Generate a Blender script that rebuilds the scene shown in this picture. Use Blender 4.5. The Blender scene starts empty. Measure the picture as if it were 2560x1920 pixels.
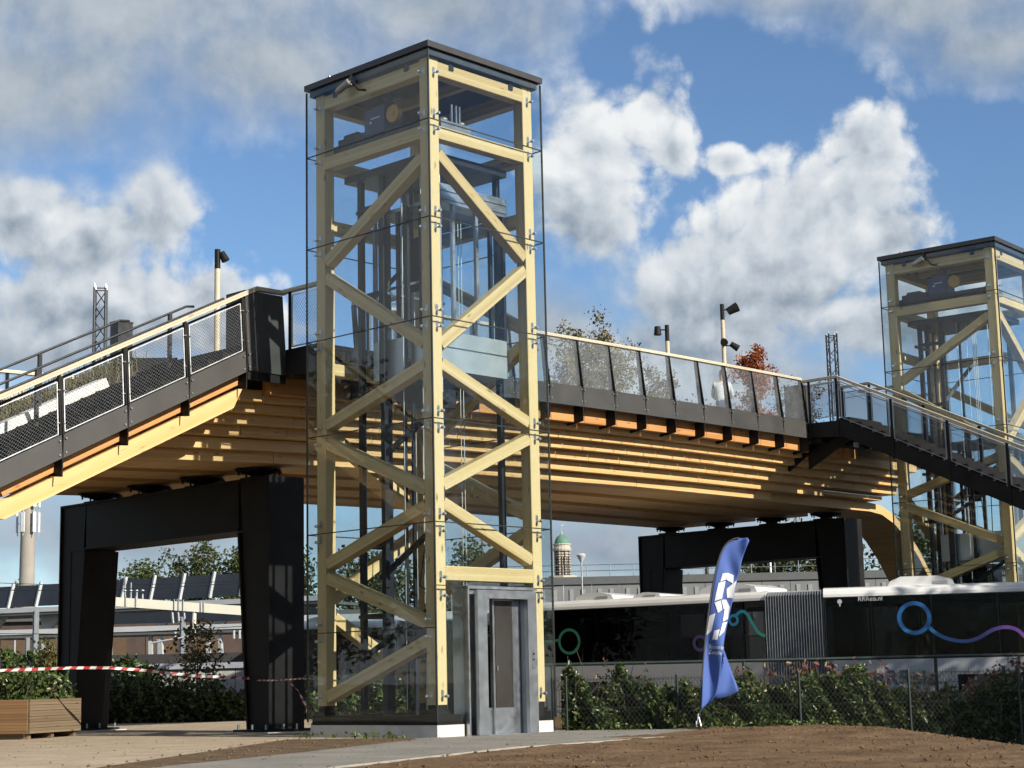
import bpy, math, random
import numpy as np
from mathutils import Vector, Matrix, Euler

# ------------------------------------------------------------------ camera, sky, sun, exposure
# World axes: X runs along the footbridge, Y across it (away from the lift tower), Z up; origin at the tower's near corner.
sc = bpy.context.scene
AZ = 0.7582
DR = (math.sin(AZ), math.cos(AZ)); DL = (-math.cos(AZ), math.sin(AZ)); ORG = (-1.2263, 26.766)
ROT = math.atan2(DL[0], DR[0])            # turn from the viewer's right/forward frame to the world

def A(x, y, z=0.0):
    """metres right of / in front of the viewer -> world"""
    dx, dy = x-ORG[0], y-ORG[1]
    return Vector((dx*DR[0]+dy*DR[1], dx*DL[0]+dy*DL[1], z))

def setup_camera():
    cam = bpy.data.cameras.new('camera'); co = bpy.data.objects.new('camera', cam); sc.collection.objects.link(co)
    pitch, roll = 0.1672, -0.0217
    F = Vector((0, math.cos(pitch), math.sin(pitch))); U = Vector((0, -math.sin(pitch), math.cos(pitch))); R = Vector((1, 0, 0))
    R2 = R*math.cos(roll)+U*math.sin(roll); U2 = U*math.cos(roll)-R*math.sin(roll)
    def w(v): return Vector((v.x*DR[0]+v.y*DR[1], v.x*DL[0]+v.y*DL[1], v.z))
    R2, U2, B = w(R2), w(U2), -w(F)
    m = Matrix((R2, U2, B)).transposed().to_4x4(); m.translation = A(0, 0, 0.822); co.matrix_world = m
    cam.sensor_fit = 'HORIZONTAL'; cam.sensor_width = 36.0; cam.lens = 36.0*4398.8/2560.0
    cam.clip_start = 0.1; cam.clip_end = 6000
    sc.camera = co
setup_camera()

SUN_EL = math.radians(27.5)
SUN_H = Vector((0.03, -1.0, 0)).normalized()
SUN_DIR = Vector((SUN_H.x*math.cos(SUN_EL), SUN_H.y*math.cos(SUN_EL), math.sin(SUN_EL)))
SKY_STRENGTH = 0.073
def setup_sun():
    l = bpy.data.lights.new('sun', 'SUN'); l.energy = 5.0; l.angle = math.radians(0.53); l.color = (1.0, 0.93, 0.80)
    o = bpy.data.objects.new('sun', l); sc.collection.objects.link(o); o.location = (0, -30, 40)
    o.rotation_euler = SUN_DIR.to_track_quat('Z', 'Y').to_euler()
setup_sun()

# clouds: (azimuth, elevation, radius az, radius el, greyness) in radians, azimuth from the viewing direction
def cl(x, y, rx, ry, g=0.0):              # measured on the sky in degrees*10-ish units, converted here
    k = 1/0.8641/4398.8
    a = x*k-1280/4398.8
    return (a, 0.169+960/4398.8-y*k-0.0217*a, rx*k, ry*k, g)
CLOUDS_W = [cl(60, 520, 210, 120), cl(200, 570, 180, 130), cl(325, 500, 105, 130), cl(200, 700, 430, 190), cl(450, 640, 110, 75), cl(500, 740, 190, 90),
            cl(1290, 360, 150, 180), cl(1420, 250, 115, 135), cl(1270, 500, 170, 120), cl(1450, 330, 90, 110),
            cl(1600, 640, 390, 210), cl(1790, 490, 240, 180), cl(1880, 370, 115, 110), cl(1590, 370, 80, 50), cl(1930, 540, 130, 120), cl(1960, 720, 280, 150), cl(1450, 780, 420, 160)]
CLOUDS_G = [cl(250, 20, 950, 350), cl(40, 230, 520, 220), cl(950, 40, 380, 160), cl(560, 170, 440, 170), cl(60, 790, 420, 110),
            cl(2080, 40, 400, 150), cl(1780, 10, 300, 75), cl(2190, 160, 230, 120), cl(1500, 850, 560, 120), cl(1250, 1190, 900, 170), cl(300, 1180, 600, 190), cl(1150, 760, 260, 200)]

def setup_world():
    w = bpy.data.worlds.new('World'); sc.world = w; w.use_nodes = True
    nt = w.node_tree; L = nt.links; nt.nodes.clear()
    def mk(t, **kw):
        n = nt.nodes.new(t)
        for k, v in kw.items(): setattr(n, k, v)
        return n
    def M(op, a, b=None, c=None, clamp=False):
        n = mk('ShaderNodeMath', operation=op); n.use_clamp = clamp
        for i, v in enumerate((a, b, c)):
            if v is None: continue
            if isinstance(v, (int, float)): n.inputs[i].default_value = v
            else: L.new(v, n.inputs[i])
        return n.outputs[0]
    def VM(op, a, b=None, c=None, out=0):
        n = mk('ShaderNodeVectorMath', operation=op)
        for i, v in enumerate((a, b, c)):
            if v is None: continue
            if isinstance(v, tuple): n.inputs[i].default_value = v
            else: L.new(v, n.inputs[i])
        return n.outputs[out]
    def noise(v, scale, detail, rough=.55, color=False):
        n = mk('ShaderNodeTexNoise'); n.noise_dimensions = '2D'; n.inputs['Scale'].default_value = scale; n.inputs['Detail'].default_value = detail; n.inputs['Roughness'].default_value = rough
        L.new(v, n.inputs['Vector']); return n.outputs['Color' if color else 'Fac']
    tc = mk('ShaderNodeTexCoord'); d = VM('NORMALIZE', tc.outputs['Generated'])
    x = VM('DOT_PRODUCT', d, (DR[0], DL[0], 0), out=1); y = VM('DOT_PRODUCT', d, (DR[1], DL[1], 0), out=1); z = VM('DOT_PRODUCT', d, (0, 0, 1), out=1)
    az = M('ARCTAN2', x, y); el = M('ARCSINE', z)
    cb = mk('ShaderNodeCombineXYZ'); L.new(az, cb.inputs[0]); L.new(el, cb.inputs[1]); P0 = cb.outputs[0]
    warp = noise(P0, 9, 2, .5, True)
    P = VM('MULTIPLY_ADD', VM('SUBTRACT', warp, (.5, .5, .5)), (.022, .018, 0), P0)
    def field(lst):
        best = None
        for (a, e, ra, re, _) in lst:
            ln = VM('LENGTH', VM('MULTIPLY_ADD', P, (1/ra, 1/re, 0), (-a/ra, -e/re, 0)), out=1)
            best = ln if best is None else M('SMOOTH_MIN', best, ln, .3)
        return best
    fw, fg = field(CLOUDS_W), field(CLOUDS_G)
    # outside the frame the same broken cloud goes on
    gen = M('MULTIPLY_ADD', noise(P, 3.0, 2), -4.0, 2.95)
    far = VM('LENGTH', VM('MULTIPLY_ADD', P0, (1/.34, 1/.28, 0), (0, -.17/.28, 0)), out=1)
    keep = M('MULTIPLY', M('SUBTRACT', 1.25, far), 8.0); keep = M('MAXIMUM', keep, 0.0)
    gen = M('ADD', gen, keep)
    f = M('MINIMUM', M('SMOOTH_MIN', fw, fg, .25), gen)
    def puff(v): # rounded billows with creases between them
        a = M('ABSOLUTE', M('SUBTRACT', noise(v, 17, 1, .4), .5)); b = M('ABSOLUTE', M('SUBTRACT', noise(v, 43, 1, .45), .5))
        return M('ADD', M('MULTIPLY', a, 2.2), M('MULTIPLY', b, 1.3))
    n1 = noise(P, 20, 9, .60); pf = puff(P); pfb = puff(VM('ADD', P, (.004, .009, 0)))
    grey = M('MULTIPLY', M('SUBTRACT', 1.45, fg), 1.3, clamp=True)
    grey = M('MULTIPLY', grey, M('MULTIPLY', M('SUBTRACT', fw, .15), 1.4, clamp=True), clamp=True)
    soft = M('MULTIPLY_ADD', grey, -.6, 1.0)
    det = M('ADD', M('MULTIPLY', M('SUBTRACT', n1, .5), 1.5), M('MULTIPLY', M('SUBTRACT', pf, .42), M('MULTIPLY', soft, .72)))
    det = M('MULTIPLY', det, M('MULTIPLY_ADD', grey, -.42, 1.0))
    D = M('ADD', M('SUBTRACT', 1.0, f), det)
    dens = mk('ShaderNodeMapRange', interpolation_type='SMOOTHSTEP'); L.new(D, dens.inputs['Value']); dens.inputs['From Min'].default_value = -.10; L.new(M('MULTIPLY_ADD', grey, .55, .36), dens.inputs['From Max'])
    n1b = noise(VM('ADD', P, (.006, .012, 0)), 20, 5, .5)
    bump = M('ADD', M('MULTIPLY', M('SUBTRACT', n1, n1b), M('MULTIPLY_ADD', grey, -.5, .95)), M('MULTIPLY', M('SUBTRACT', pf, pfb), M('MULTIPLY_ADD', grey, -.24, .30)))
    up = M('MULTIPLY', M('SUBTRACT', el, .20), 1.9)
    lit = M('ADD', M('ADD', .60, bump), M('ADD', M('MULTIPLY', M('SUBTRACT', fw, .6), .40), up))
    gl_ = M('ADD', M('MULTIPLY', bump, .5), M('MULTIPLY_ADD', M('SUBTRACT', n1, .5), .22, .33)); g9 = M('MULTIPLY', grey, .95)
    lit = M('ADD', M('MULTIPLY', lit, M('SUBTRACT', 1.0, g9)), M('MULTIPLY', gl_, g9), clamp=True)
    cr = mk('ShaderNodeValToRGB'); L.new(lit, cr.inputs[0])
    e = cr.color_ramp.elements; e[0].position = 0; e[0].color = (.19, .235, .285, 1); e[1].position = .92; e[1].color = (.80, .82, .83, 1)
    q = e.new(.28); q.color = (.265, .325, .395, 1)
    q = e.new(.60); q.color = (.55, .60, .655, 1)
    sky = mk('ShaderNodeTexSky', sky_type='NISHITA'); sky.sun_disc = False
    sky.sun_elevation = SUN_EL; sky.sun_rotation = math.atan2(SUN_H.x, SUN_H.y)
    sky.altitude = 0; sky.air_density = 1.0; sky.dust_density = 0.0; sky.ozone_density = 5.0
    b1 = mk('ShaderNodeBackground'); L.new(sky.outputs[0], b1.inputs[0]); b1.inputs[1].default_value = SKY_STRENGTH
    b2 = mk('ShaderNodeBackground'); L.new(cr.outputs[0], b2.inputs[0]); b2.inputs[1].default_value = .62
    mx = mk('ShaderNodeMixShader'); L.new(dens.outputs[0], mx.inputs[0]); L.new(b1.outputs[0], mx.inputs[1]); L.new(b2.outputs[0], mx.inputs[2])
    out = mk('ShaderNodeOutputWorld'); L.new(mx.outputs[0], out.inputs[0])
    w.cycles.sampling_method = 'MANUAL'; w.cycles.sample_map_resolution = 512
setup_world()
vs = sc.view_settings; vs.view_transform = 'Standard'; vs.look = 'None'; vs.exposure = 0.82; vs.gamma = 1.0; vs.use_curve_mapping = False
sc.render.engine = 'CYCLES'
cy = sc.cycles; cy.max_bounces = 8; cy.diffuse_bounces = 2; cy.glossy_bounces = 3; cy.transparent_max_bounces = 40; cy.transmission_bounces = 6
cy.caustics_reflective = False; cy.caustics_refractive = False; cy.use_denoising = True; cy.use_adaptive_sampling = True; cy.adaptive_threshold = .035; cy.sample_clamp_indirect = 6

# ------------------------------------------------------------------ mesh helpers
class MB:
    def __init__(s): s.v = []; s.f = []; s.m = []; s.mi = 0
    def add(s, vs_, fs):
        b = len(s.v); s.v += [tuple(p) for p in vs_]
        for f in fs: s.f.append(tuple(b+i for i in f)); s.m.append(s.mi)
        return s
    def box(s, x0, x1, y0, y1, z0, z1):
        return s.add([(x0,y0,z0),(x1,y0,z0),(x1,y1,z0),(x0,y1,z0),(x0,y0,z1),(x1,y0,z1),(x1,y1,z1),(x0,y1,z1)],
                     [(3,2,1,0),(4,5,6,7),(0,1,5,4),(1,2,6,5),(2,3,7,6),(3,0,4,7)])
    def bar(s, p0, p1, w, h=None, up=(0,0,1)):
        p0, p1 = Vector(p0), Vector(p1); h = w if h is None else h
        d = (p1-p0).normalized(); u = Vector(up)
        if abs(d.dot(u)) > .98: u = Vector((0, 1, 0))
        sd = d.cross(u).normalized()*(w/2); u2 = sd.cross(d).normalized()*(h/2)
        vs_ = [p+a*sd+b*u2 for p in (p0, p1) for a, b in ((-1,-1),(1,-1),(1,1),(-1,1))]
        return s.add(vs_, [(0,1,2,3),(7,6,5,4),(0,4,5,1),(1,5,6,2),(2,6,7,3),(3,7,4,0)])
    def cyl(s, p0, p1, r0, r1=None, n=12, cap=True):
        p0, p1 = Vector(p0), Vector(p1); r1 = r0 if r1 is None else r1
        d = (p1-p0).normalized(); u = Vector((0,0,1)) if abs(d.z) < .9 else Vector((1,0,0))
        a = d.cross(u).normalized(); b = d.cross(a)
        vs_ = []
        for p, r in ((p0, r0), (p1, r1)):
            for i in range(n):
                t = 2*math.pi*i/n; vs_.append(p+a*r*math.cos(t)+b*r*math.sin(t))
        fs = [(i, (i+1) % n, n+(i+1) % n, n+i) for i in range(n)]
        if cap: fs += [tuple(range(n-1, -1, -1)), tuple(range(n, 2*n))]
        return s.add(vs_, fs)
    def tube(s, pts, r, n=8):
        for a, b in zip(pts[:-1], pts[1:]): s.cyl(a, b, r, r, n)
        return s
    def prism(s, poly, a, b, axis='x'):
        """poly in the two other axes, extruded from a to b along axis"""
        n = len(poly)
        def P(c, q):
            return {'x': (c, q[0], q[1]), 'y': (q[0], c, q[1]), 'z': (q[0], q[1], c)}[axis]
        vs_ = [P(a, q) for q in poly]+[P(b, q) for q in poly]
        fs = [tuple(range(n-1, -1, -1)), tuple(range(n, 2*n))]+[(i, (i+1) % n, n+(i+1) % n, n+i) for i in range(n)]
        return s.add(vs_, fs)
    def lathe(s, prof, n=20, c=(0, 0), cap=True):
        vs_ = []
        for r, z in prof:
            for i in range(n):
                t = 2*math.pi*i/n; vs_.append((c[0]+r*math.cos(t), c[1]+r*math.sin(t), z))
        fs = []
        for k in range(len(prof)-1):
            for i in range(n): fs.append((k*n+i, k*n+(i+1) % n, (k+1)*n+(i+1) % n, (k+1)*n+i))
        if cap: fs += [tuple(range(n-1, -1, -1)), tuple((len(prof)-1)*n+i for i in range(n))]
        return s.add(vs_, fs)
    def sphere(s, c, rx, ry=None, rz=None, n=12, m=8):
        ry = rx if ry is None else ry; rz = rx if rz is None else rz
        vs_ = []; fs = []
        for j in range(m+1):
            t = math.pi*j/m
            for i in range(n):
                p = 2*math.pi*i/n; vs_.append((c[0]+rx*math.sin(t)*math.cos(p), c[1]+ry*math.sin(t)*math.sin(p), c[2]-rz*math.cos(t)))
        for j in range(m):
            for i in range(n): fs.append((j*n+i, j*n+(i+1) % n, (j+1)*n+(i+1) % n, (j+1)*n+i))
        return s.add(vs_, fs)
    def mesh(s, name, smooth=False):
        me = bpy.data.meshes.new(name); me.from_pydata(s.v, [], s.f); me.update()
        if any(s.m): me.polygons.foreach_set('material_index', s.m)
        if smooth:
            me.shade_smooth()
            try: me.set_sharp_from_angle(angle=math.radians(35))
            except Exception: pass
        return me

C = sc.collection
def link(o, parent=None):
    C.objects.link(o)
    if parent is not None: o.parent = parent
    return o
def obj(name, mb, mat, parent=None, smooth=False, loc=None, label=None, kind=None):
    me = mb if isinstance(mb, bpy.types.Mesh) else mb.mesh(name, smooth)
    if mat is not None and len(me.materials) == 0:
        for m_ in (mat if isinstance(mat, (list, tuple)) else [mat]): me.materials.append(m_)
    o = bpy.data.objects.new(name, me); link(o, parent)
    if loc is not None: o.location = loc
    if label: o['label'] = label
    if kind: o['kind'] = kind
    return o
def tag(o, label, cat=None, group=None, kind=None):
    if label: o['label'] = label
    if cat: o['category'] = cat
    if group: o['group'] = group
    if kind: o['kind'] = kind
    return o
def thing(name, label, cat, loc=(0,0,0), rotz=0.0, group=None):
    o = bpy.data.objects.new(name, None); o.empty_display_size = .3; link(o)
    o.location = loc; o.rotation_euler = (0, 0, rotz)
    return tag(o, label, cat, group)
def copy_tree(o, parent=None):
    kids = list(o.children); c = o.copy(); C.objects.link(c); c.parent = parent
    for k in kids: copy_tree(k, c)
    return c
_bc = {}
def beam(name, p0, p1, w, h, mat, parent, bev=0.0, label=None):
    """a timber or bar as an object of its own; local X runs along its length (grain follows it)"""
    p0, p1 = Vector(p0), Vector(p1); d = p1-p0; Ln = d.length; d.normalize()
    u = Vector((0,0,1)) if abs(d.z) < .98 else Vector((0,1,0))
    yv = u.cross(d).normalized(); zv = d.cross(yv)
    key = (round(Ln, 3), round(w, 3), round(h, 3), mat.name)
    me = _bc.get(key)
    if me is None:
        b = MB(); c = min(w, h)*.04
        pr = [(-w/2+c, -h/2), (w/2-c, -h/2), (w/2, -h/2+c), (w/2, h/2-c), (w/2-c, h/2), (-w/2+c, h/2), (-w/2, h/2-c), (-w/2, -h/2+c)]
        b.prism(pr, -Ln/2, Ln/2, 'x'); me = b.mesh(name); me.materials.append(mat); _bc[key] = me
    o = bpy.data.objects.new(name, me); link(o, parent)
    m = Matrix((d, yv, zv)).transposed().to_4x4(); m.translation = (p0+p1)/2; o.matrix_basis = m
    if label: o['label'] = label
    return o
def np_mesh(name, verts, quads, mats, smooth=False):
    me = bpy.data.meshes.new(name); verts = np.asarray(verts, dtype=np.float32); quads = np.asarray(quads, dtype=np.int32)
    k = quads.shape[1]
    me.vertices.add(len(verts)); me.vertices.foreach_set('co', verts.ravel())
    me.loops.add(quads.size); me.loops.foreach_set('vertex_index', quads.ravel())
    me.polygons.add(len(quads)); me.polygons.foreach_set('loop_start', np.arange(0, quads.size, k, dtype=np.int32))
    me.update(calc_edges=True); me.validate()
    for m_ in mats: me.materials.append(m_)
    if smooth: me.shade_smooth()
    return me

# ------------------------------------------------------------------ materials (all procedural)
_mats = {}
ALB = .66          # overall reflectance level that goes with the exposure above
def al(c): return tuple(x*ALB for x in c)
def new_mat(name):
    m = bpy.data.materials.new(name); m.use_nodes = True; nt = m.node_tree
    return m, nt, nt.nodes['Principled BSDF']
def nd(nt, t, **kw):
    n = nt.nodes.new(t)
    for k, v in kw.items(): setattr(n, k, v)
    return n
def pm(name, col, rough=.6, metal=0.0, var=.12, scale=6.0, bump=0.0, bscale=40.0, coat=0.0, spec=.5):
    if name in _mats: return _mats[name]
    if metal < .5: col = al(col)
    m, nt, p = new_mat(name); L = nt.links
    tc = nd(nt, 'ShaderNodeTexCoord'); n = nd(nt, 'ShaderNodeTexNoise'); n.inputs['Scale'].default_value = scale; n.inputs['Detail'].default_value = 6
    L.new(tc.outputs['Object'], n.inputs['Vector'])
    r = nd(nt, 'ShaderNodeValToRGB'); e = r.color_ramp.elements
    e[0].position = .3; e[1].position = .72
    e[0].color = tuple(c*(1-var) for c in col)+(1,); e[1].color = tuple(min(1, c*(1+var)) for c in col)+(1,)
    L.new(n.outputs['Fac'], r.inputs[0]); L.new(r.outputs[0], p.inputs['Base Color'])
    p.inputs['Roughness'].default_value = rough; p.inputs['Metallic'].default_value = metal
    p.inputs['Specular IOR Level'].default_value = spec
    if coat: p.inputs['Coat Weight'].default_value = coat
    mr = nd(nt, 'ShaderNodeMapRange'); L.new(n.outputs['Fac'], mr.inputs['Value'])
    mr.inputs['To Min'].default_value = max(.03, rough-.1); mr.inputs['To Max'].default_value = min(1, rough+.1); L.new(mr.outputs[0], p.inputs['Roughness'])
    if bump:
        n2 = nd(nt, 'ShaderNodeTexNoise'); n2.inputs['Scale'].default_value = bscale; n2.inputs['Detail'].default_value = 5; L.new(tc.outputs['Object'], n2.inputs['Vector'])
        b = nd(nt, 'ShaderNodeBump'); b.inputs['Strength'].default_value = bump; b.inputs['Distance'].default_value = .02
        L.new(n2.outputs['Fac'], b.inputs['Height']); L.new(b.outputs[0], p.inputs['Normal'])
    _mats[name] = m; return m
def wood(name, c_light, c_dark, knot, lam=.045, rough=.55):
    """glued laminated softwood: grain along local X, lamellas in local Z, small knots"""
    c_light, c_dark, knot = al(c_light), al(c_dark), al(knot)
    m, nt, p = new_mat(name); L = nt.links
    tc = nd(nt, 'ShaderNodeTexCoord'); oi = nd(nt, 'ShaderNodeObjectInfo')
    off = nd(nt, 'ShaderNodeVectorMath', operation='MULTIPLY'); off.inputs[1].default_value = (37, 11, 5)
    cb = nd(nt, 'ShaderNodeCombineXYZ')
    for i in range(3): L.new(oi.outputs['Random'], cb.inputs[i])
    L.new(cb.outputs[0], off.inputs[0])
    ad = nd(nt, 'ShaderNodeVectorMath', operation='ADD'); L.new(tc.outputs['Object'], ad.inputs[0]); L.new(off.outputs[0], ad.inputs[1])
    sp = nd(nt, 'ShaderNodeSeparateXYZ'); L.new(tc.outputs['Object'], sp.inputs[0])
    def mt(op, a, b=None, clamp=False):
        n = nd(nt, 'ShaderNodeMath', operation=op); n.use_clamp = clamp
        for i, v in enumerate((a, b)):
            if v is None: continue
            if isinstance(v, (int, float)): n.inputs[i].default_value = v
            else: L.new(v, n.inputs[i])
        return n.outputs[0]
    lamz = mt('DIVIDE', sp.outputs[2], lam); fl = mt('FLOOR', lamz); fr = mt('FRACT', lamz)
    wn = nd(nt, 'ShaderNodeTexWhiteNoise', noise_dimensions='2D'); c2 = nd(nt, 'ShaderNodeCombineXYZ'); L.new(fl, c2.inputs[0]); L.new(oi.outputs['Random'], c2.inputs[1]); L.new(c2.outputs[0], wn.inputs['Vector'])
    # each lamella has its own grain offset
    lo = nd(nt, 'ShaderNodeCombineXYZ'); L.new(mt('MULTIPLY', wn.outputs['Value'], 20), lo.inputs[0])
    ad2 = nd(nt, 'ShaderNodeVectorMath', operation='ADD'); L.new(ad.outputs[0], ad2.inputs[0]); L.new(lo.outputs[0], ad2.inputs[1])
    gm = nd(nt, 'ShaderNodeMapping'); gm.inputs['Scale'].default_value = (1.3, 26, 26); L.new(ad2.outputs[0], gm.inputs['Vector'])
    gn = nd(nt, 'ShaderNodeTexNoise'); gn.inputs['Scale'].default_value = 1.6; gn.inputs['Detail'].default_value = 7; gn.inputs['Roughness'].default_value = .65; L.new(gm.outputs[0], gn.inputs['Vector'])
    ln = nd(nt, 'ShaderNodeTexNoise'); ln.inputs['Scale'].default_value = 1.1; ln.inputs['Detail'].default_value = 3; L.new(ad.outputs[0], ln.inputs['Vector'])
    mix = mt('ADD', mt('ADD', mt('MULTIPLY', gn.outputs['Fac'], .55), mt('MULTIPLY', mt('SUBTRACT', oi.outputs['Random'], .5), .16)), mt('ADD', mt('MULTIPLY', wn.outputs['Value'], .42), mt('MULTIPLY', ln.outputs['Fac'], .16)))
    r = nd(nt, 'ShaderNodeValToRGB'); e = r.color_ramp.elements; e[0].position = .3; e[0].color = c_dark+(1,); e[1].position = .75; e[1].color = c_light+(1,)
    L.new(mix, r.inputs[0])
    km = nd(nt, 'ShaderNodeMapping'); km.inputs['Scale'].default_value = (2.6, 7.5, 7.5); L.new(ad2.outputs[0], km.inputs['Vector'])
    vo = nd(nt, 'ShaderNodeTexVoronoi'); vo.inputs['Scale'].default_value = 1.0; L.new(km.outputs[0], vo.inputs['Vector'])
    sepc = nd(nt, 'ShaderNodeSeparateColor'); L.new(vo.outputs['Color'], sepc.inputs[0])
    some = mt('GREATER_THAN', sepc.outputs[0], .48)
    kr = nd(nt, 'ShaderNodeMapRange'); L.new(vo.outputs['Distance'], kr.inputs['Value'])
    kr.inputs['From Min'].default_value = .06; kr.inputs['From Max'].default_value = .22; kr.inputs['To Min'].default_value = .92; kr.inputs['To Max'].default_value = 0
    kf = mt('MULTIPLY', kr.outputs[0], some)
    mk_ = nd(nt, 'ShaderNodeMix', data_type='RGBA'); L.new(kf, mk_.inputs[0]); L.new(r.outputs[0], mk_.inputs[6]); mk_.inputs[7].default_value = knot+(1,)
    glue = mt('LESS_THAN', mt('ABSOLUTE', mt('SUBTRACT', fr, .5)), .46)
    gl = nd(nt, 'ShaderNodeMix', data_type='RGBA', blend_type='MULTIPLY'); gl.inputs[0].default_value = 1
    L.new(mk_.outputs[2], gl.inputs[6])
    gg = mt('ADD', mt('MULTIPLY', glue, .22), .78); gc = nd(nt, 'ShaderNodeCombineColor')
    for i in range(3): L.new(gg, gc.inputs[i])
    L.new(gc.outputs[0], gl.inputs[7])
    L.new(gl.outputs[2], p.inputs['Base Color']); p.inputs['Roughness'].default_value = rough; p.inputs['Specular IOR Level'].default_value = .3
    b = nd(nt, 'ShaderNodeBump'); b.inputs['Strength'].default_value = .25; b.inputs['Distance'].default_value = .004; L.new(gn.outputs['Fac'], b.inputs['Height']); L.new(b.outputs[0], p.inputs['Normal'])
    _mats[name] = m; return m
def glass(name, tint, f0=.045, rough=.0, dirt=.0):
    m = bpy.data.materials.new(name); m.use_nodes = True; nt = m.node_tree; nt.nodes.clear(); L = nt.links
    lw = nd(nt, 'ShaderNodeLayerWeight'); lw.inputs['Blend'].default_value = .5
    pw = nd(nt, 'ShaderNodeMath', operation='POWER'); L.new(lw.outputs['Facing'], pw.inputs[0]); pw.inputs[1].default_value = 5.0
    mr = nd(nt, 'ShaderNodeMapRange'); L.new(pw.outputs[0], mr.inputs['Value']); mr.inputs['To Min'].default_value = f0; mr.inputs['To Max'].default_value = .9
    tr = nd(nt, 'ShaderNodeBsdfTransparent'); tr.inputs[0].default_value = tint+(1,)
    gl = nd(nt, 'ShaderNodeBsdfGlossy'); gl.inputs['Roughness'].default_value = rough; gl.inputs['Color'].default_value = (.95, .97, 1, 1)
    # slightly uneven pane, so that reflections wobble
    tc = nd(nt, 'ShaderNodeTexCoord'); n = nd(nt, 'ShaderNodeTexNoise'); n.inputs['Scale'].default_value = .8; n.inputs['Detail'].default_value = 1; L.new(tc.outputs['Object'], n.inputs['Vector'])
    b = nd(nt, 'ShaderNodeBump'); b.inputs['Strength'].default_value = .04; b.inputs['Distance'].default_value = .02; L.new(n.outputs['Fac'], b.inputs['Height']); L.new(b.outputs[0], gl.inputs['Normal'])
    mx = nd(nt, 'ShaderNodeMixShader'); L.new(mr.outputs[0], mx.inputs[0]); L.new(tr.outputs[0], mx.inputs[1]); L.new(gl.outputs[0], mx.inputs[2])
    last = mx.outputs[0]
    if dirt:
        df = nd(nt, 'ShaderNodeBsdfDiffuse'); df.inputs[0].default_value = (.5, .52, .54, 1)
        n2 = nd(nt, 'ShaderNodeTexNoise'); n2.inputs['Scale'].default_value = 3; n2.inputs['Detail'].default_value = 5; L.new(tc.outputs['Object'], n2.inputs['Vector'])
        m2 = nd(nt, 'ShaderNodeMath', operation='MULTIPLY'); L.new(n2.outputs['Fac'], m2.inputs[0]); m2.inputs[1].default_value = dirt
        mx2 = nd(nt, 'ShaderNodeMixShader'); L.new(m2.outputs[0], mx2.inputs[0]); L.new(last, mx2.inputs[1]); L.new(df.outputs[0], mx2.inputs[2]); last = mx2.outputs[0]
    o = nd(nt, 'ShaderNodeOutputMaterial'); L.new(last, o.inputs[0])
    _mats[name] = m; return m
def leafmat(name, cols, rough=.5, trans=.25):
    """foliage: every leaf (mesh island) takes its own tone from cols"""
    m, nt, p = new_mat(name); L = nt.links
    ge = nd(nt, 'ShaderNodeNewGeometry'); r = nd(nt, 'ShaderNodeValToRGB'); r.color_ramp.interpolation = 'LINEAR'
    e = r.color_ramp.elements
    while len(e) < len(cols): e.new(.5)
    for i, c in enumerate(cols): e[i].position = i/(len(cols)-1); e[i].color = al(c)+(1,)
    L.new(ge.outputs['Random Per Island'], r.inputs[0]); L.new(r.outputs[0], p.inputs['Base Color'])
    p.inputs['Roughness'].default_value = rough; p.inputs['Specular IOR Level'].default_value = .4
    t = nd(nt, 'ShaderNodeBsdfTranslucent'); L.new(r.outputs[0], t.inputs[0])
    mx = nd(nt, 'ShaderNodeMixShader'); mx.inputs[0].default_value = trans; L.new(p.outputs[0], mx.inputs[1]); L.new(t.outputs[0], mx.inputs[2])
    L.new(mx.outputs[0], nt.nodes['Material Output'].inputs[0]); _mats[name] = m; return m
def emis(name, col, s):
    m, nt, p = new_mat(name); p.inputs['Base Color'].default_value = col+(1,); p.inputs['Emission Color'].default_value = col+(1,); p.inputs['Emission Strength'].default_value = s; return m

W_TOWER = wood('spruce glulam', (.85, .64, .33), (.66, .46, .20), (.28, .16, .06))
W_BRIDGE = wood('larch glulam', (.79, .505, .23), (.64, .385, .15), (.36, .19, .08), lam=.05)
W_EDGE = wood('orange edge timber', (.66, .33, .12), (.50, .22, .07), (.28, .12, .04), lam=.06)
W_STAIR = wood('yellow stair timber', (.85, .57, .26), (.70, .43, .16), (.34, .18, .06), lam=.045)
W_RAIL = wood('pale handrail wood', (.74, .66, .50), (.58, .50, .36), (.40, .31, .2), lam=.2)
W_PLANK = wood('planter plank', (.24, .175, .115), (.16, .115, .07), (.09, .06, .035), lam=.2, rough=.75)  # planter wood: shade over the box is put into the dark colour
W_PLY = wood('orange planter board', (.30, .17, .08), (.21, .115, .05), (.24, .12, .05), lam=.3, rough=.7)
G_TOWER = glass('tower glass', (.905, .94, .952), .022, dirt=.008)
G_PARA = glass('parapet glass', (.95, .97, .975), .035, dirt=.10)
BLACK = pm('black coated steel', (.016, .0145, .014), .55, 0, .45, 2.2, .08, 60, spec=.14)
DARK = pm('anthracite sheet', (.058, .056, .053), .5, 0, .15, 2, .05, 30, spec=.3)
RAILDK = pm('dark railing steel', (.035, .036, .038), .4, .2, .2, 8)
ROOFDK = pm('roof edge flashing', (.05, .048, .05), .45, .2, .15, 4)
STEEL = pm('brushed stainless', (.46, .48, .51), .36, 1, .08, 9)
STEELD = pm('dull steel', (.24, .255, .275), .42, .9, .12, 5)
BOLT = pm('galvanised bolt', (.42, .43, .44), .35, .9, .1, 30)
WIRE = pm('grey cable mesh', (.13, .135, .14), .5, .3)
GALV = pm('galvanised frame', (.72, .73, .73), .38, .75, .1, 10)
CONC = pm('concrete', (.52, .50, .47), .85, 0, .12, 5, .25, 60)
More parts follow.
